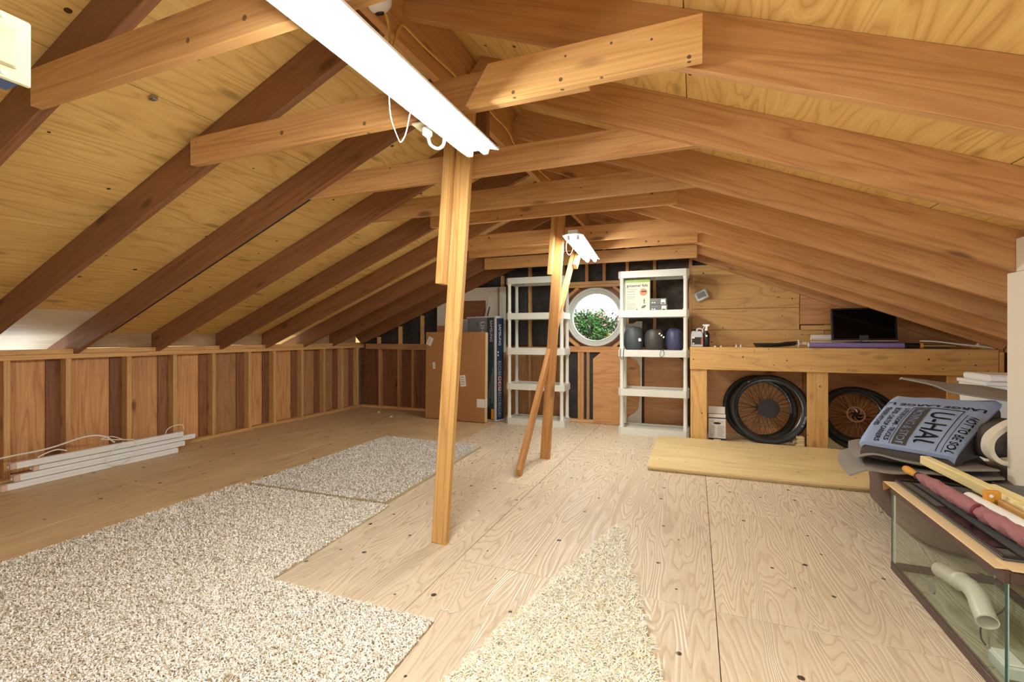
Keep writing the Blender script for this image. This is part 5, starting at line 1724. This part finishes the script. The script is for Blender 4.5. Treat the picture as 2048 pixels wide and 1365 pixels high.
# white vinyl roll and the wooden easel frame behind the umbrella
o = thing('vinyl_roll', 'white vinyl roll lying between the umbrella and the wooden frame', 'roll', (1.09, 2.3, ZU))
va, vb = V((1.052, 2.47, ZU + 0.026)), V((1.09, 1.70, ZU + 0.026))
Rv = basis(va, (vb - va).cross(V((0, 0, 1))), (0, 0, 1))
Lv = (vb - va).length
lathe('roll_body', [(0.012, -0.002), (0.024, 0.0), (0.025, -0.1), (0.025, -Lv), (0.012, -Lv)], M['foil'], o, Rv if (Rv.to_3x3() @ V((0, 0, -1))).dot(vb - va) > 0 else Rv @ Matrix.Rotation(PI, 4, 'X'), 22)
o = thing('wooden_frame', 'pale pine folding frame with a brass-screwed hinge plate on the tank', 'frame', (1.15, 2.6, ZU))
zf = ZU + 0.025
board('long_rail', (1.10, 3.00, zf + 0.03), (1.165, 2.35, zf + 0.015), 0.042, 0.042, M['pine'], o, bevel=0.003)
board('short_rail', (1.165, 2.62, zf + 0.012), (1.20, 1.98, zf + 0.012), 0.085, 0.036, M['pine'], o, bevel=0.003)
board('thin_rail', (1.098, 2.36, zf + 0.022), (1.105, 2.06, zf + 0.018), 0.018, 0.03, M['post_new'], o, bevel=0.003)
Rh = Matrix.Translation(V((1.085, 2.39, zf + 0.035))) @ Matrix.Rotation(0.12, 4, 'Z')
hp = box('hinge_plate', (-0.03, -0.02, -0.028), (0.022, 0.0, 0.028), M['amber'], o, 0.003, rot=Rh)
for dx, m_ in ((-0.012, 'enamel'), (-0.002, 'brass')):
    lathe('screw', [(0.007, 0.0), (0.006, 0.003), (0.002, 0.004)], M[m_], hp, Rh @ Matrix.Translation(V((dx, -0.0202, 0.008 if dx < -0.005 else -0.012))) @ Matrix.Rotation(PI / 2, 4, 'X'), 14)
lathe('bolt_hole', [(0.013, 0.0), (0.013, 0.001)], M['ink'], o, Matrix.Translation(V((1.20, 1.979, zf + 0.012))) @ Matrix.Rotation(PI / 2, 4, 'X'), 16)
o = thing('slim_case', 'slim black framed case lying against the white wall, right of the frame', 'case', (1.34, 2.4, ZL))
box('case_body', (1.262, 1.9, ZU), (1.41, 2.78, ZU + 0.02), M['lid'], o, 0.004)
box('case_edge', (1.262, 1.9, ZU + 0.0205), (1.272, 2.78, ZU + 0.027), M['black'], o, 0.002)
box('case_edge', (1.40, 1.9, ZU + 0.0205), (1.41, 2.78, ZU + 0.027), M['black'], o, 0.002)

# ------------------------------------------------------------------ small scraps on the floor
o = tube('scrap_of_string', [(-0.985, 1.70, 0.003), (-0.965, 1.665, 0.003), (-0.94, 1.672, 0.003), (-0.925, 1.66, 0.003), (-0.905, 1.68, 0.003)], 0.0025, M['whitecord'], None, 5)
tag(o, 'little white twist of string on the floor between the rugs', 'string')
for k, (x, y) in enumerate(((-4.3, 5.55), (-3.9, 5.30), (-0.36, 4.9), (-0.1, 4.72))):
    o = from_data('paper_scrap', [(x, y, 0.002), (x + 0.05, y + 0.01, 0.012), (x + 0.04, y + 0.04, 0.004), (x + 0.0, y + 0.03, 0.02), (x + 0.02, y + 0.02, 0.028)], [(0, 1, 4), (1, 2, 4), (2, 3, 4), (3, 0, 4), (0, 3, 2, 1)], M['paper'])
    tag(o, ['white paper scrap on the floor in the far left corner', 'white paper scrap on the floor left of the flat carton', 'white paper scrap on the floor left of the loose plywood sheets, further from the camera', 'white paper scrap on the floor beside the loose plywood sheets'][k], 'scrap')

# ------------------------------------------------------------------ outside the round window
ground = struct(box('ground', (-40, 6.5, -3.1), (30, 60, -3.0), M['ground'], bevel=0))


def tree(name, label, base, crown, r, n, tones, leaf, seed):
    t = thing(name, label, 'tree' if 'tree' in name else 'shrub', base, 'greenery outside the round window')
    g_ = np.random.default_rng(seed)
    b_, c_ = V(base), V(crown)
    bm = bmesh.new()
    bm_tube(bm, smooth_path([b_, b_.lerp(c_, 0.5) + V((0.1, 0, 0)), c_], 5), lambda q: 0.09 * (1 - 0.6 * q), 8)
    for k in range(14):
        a = 2 * PI * k / 14
        e_ = c_ + V((math.cos(a) * r[0] * 0.75, math.sin(a) * r[1] * 0.7, r[2] * (0.75 if k % 2 else 0.2)))
        bm_tube(bm, smooth_path([b_.lerp(c_, 0.7), (b_.lerp(c_, 0.7) + e_) / 2 + V((0, 0, 0.1)), e_], 4), lambda q: 0.03 * (1 - 0.7 * q), 5)
    bmesh.ops.recalc_face_normals(bm, faces=bm.faces)
    from_bm('trunk', bm, M['bark'], t, smooth=True)
    # leaves clustered in clumps
    cl = g_.normal(0, 1, (60, 3))
    cl /= np.linalg.norm(cl, axis=1)[:, None]
    cl *= g_.uniform(0.45, 1.0, (60, 1))
    cl = cl * np.array(r) + np.array(crown)
    ci = g_.integers(0, 60, n)
    p = cl[ci] + g_.normal(0, 0.13, (n, 3)) * np.array(r)
    d1 = g_.normal(0, 1, (n, 3))
    d1 /= np.linalg.norm(d1, axis=1)[:, None]
    d2 = np.cross(d1, g_.normal(0, 1, (n, 3)))
    d2 /= np.linalg.norm(d2, axis=1)[:, None]
    s_ = leaf * g_.uniform(0.6, 1.3, (n, 1))
    verts = np.stack([p - d1 * s_, p + d2 * s_ * 0.4, p + d1 * s_, p - d2 * s_ * 0.4], 1).reshape(-1, 3)
    f = np.arange(n * 4).reshape(-1, 4)
    me = bpy.data.meshes.new('foliage')
    me.vertices.add(len(verts))
    me.vertices.foreach_set('co', verts.ravel())
    me.loops.add(f.size)
    me.loops.foreach_set('vertex_index', f.ravel())
    me.polygons.add(n)
    me.polygons.foreach_set('loop_start', np.arange(n) * 4)
    me.update(calc_edges=True)
    ca = me.color_attributes.new('tone', 'FLOAT_COLOR', 'POINT')
    T = np.array([lin(*c)[:3] for c in tones])
    tc = g_.integers(0, len(tones), 60)
    pick = np.where(g_.random(n) < 0.7, tc[ci], g_.integers(0, len(tones), n))
    col = T[pick] * g_.uniform(0.75, 1.2, (n, 1))
    ca.data.foreach_set('color', np.repeat(np.concatenate([np.clip(col, 0, 1), np.ones((n, 1))], 1), 4, 0).ravel().astype(np.float32))
    me.materials.append(M['leaf'])
    o_ = link(bpy.data.objects.new('foliage', me), None, t)
    o_['kind'] = 'stuff'
    return t


tree('tree', 'green tree tipped with pink blossom outside the window, left', (-3.1, 14.0, -3.0), (-3.0, 14.0, 0.90), (0.95, 0.8, 0.92), 10000, [(70, 108, 52), (92, 132, 66), (56, 84, 48), (200, 150, 146), (128, 160, 96), (64, 98, 56), (84, 120, 60)], 0.065, 3)
tree('tree', 'tall thin pinkish tree outside the window, right', (-2.05, 15.5, -3.0), (-2.25, 15.5, 1.05), (0.6, 0.6, 0.75), 3600, [(176, 134, 132), (150, 112, 112), (120, 104, 84), (110, 116, 78)], 0.06, 5)
tree('shrub', 'yellow-green shrub outside the window, right', (-2.15, 13.0, -3.0), (-2.1, 13.0, 0.85), (0.36, 0.4, 0.36), 1800, [(160, 150, 70), (136, 132, 60), (120, 124, 64), (170, 140, 90)], 0.05, 8)
tree('shrub', 'low olive shrub along the bottom of the window view', (-2.6, 12.2, -3.0), (-2.55, 12.2, 0.42), (0.75, 0.4, 0.22), 3000, [(130, 140, 90), (150, 150, 110), (170, 150, 120), (110, 124, 80)], 0.05, 13)
o = thing('neighbour_roof', 'pale roof of a low building beyond the trees', 'building', (-2.4, 19.0, -3.0))
from_data('roof', [(-3.6, 18.2, 0.72), (-1.0, 18.2, 0.72), (-1.0, 21.0, 0.72), (-3.6, 21.0, 0.72), (-3.3, 19.6, 1.06), (-1.3, 19.6, 1.06)], [(0, 1, 5, 4), (1, 2, 5), (2, 3, 4, 5), (3, 0, 4), (0, 3, 2, 1)], M['roofwhite'], o)
box('wall', (-3.4, 18.4, -3.0), (-1.2, 20.8, 0.719), M['offwhite'], o, 0)
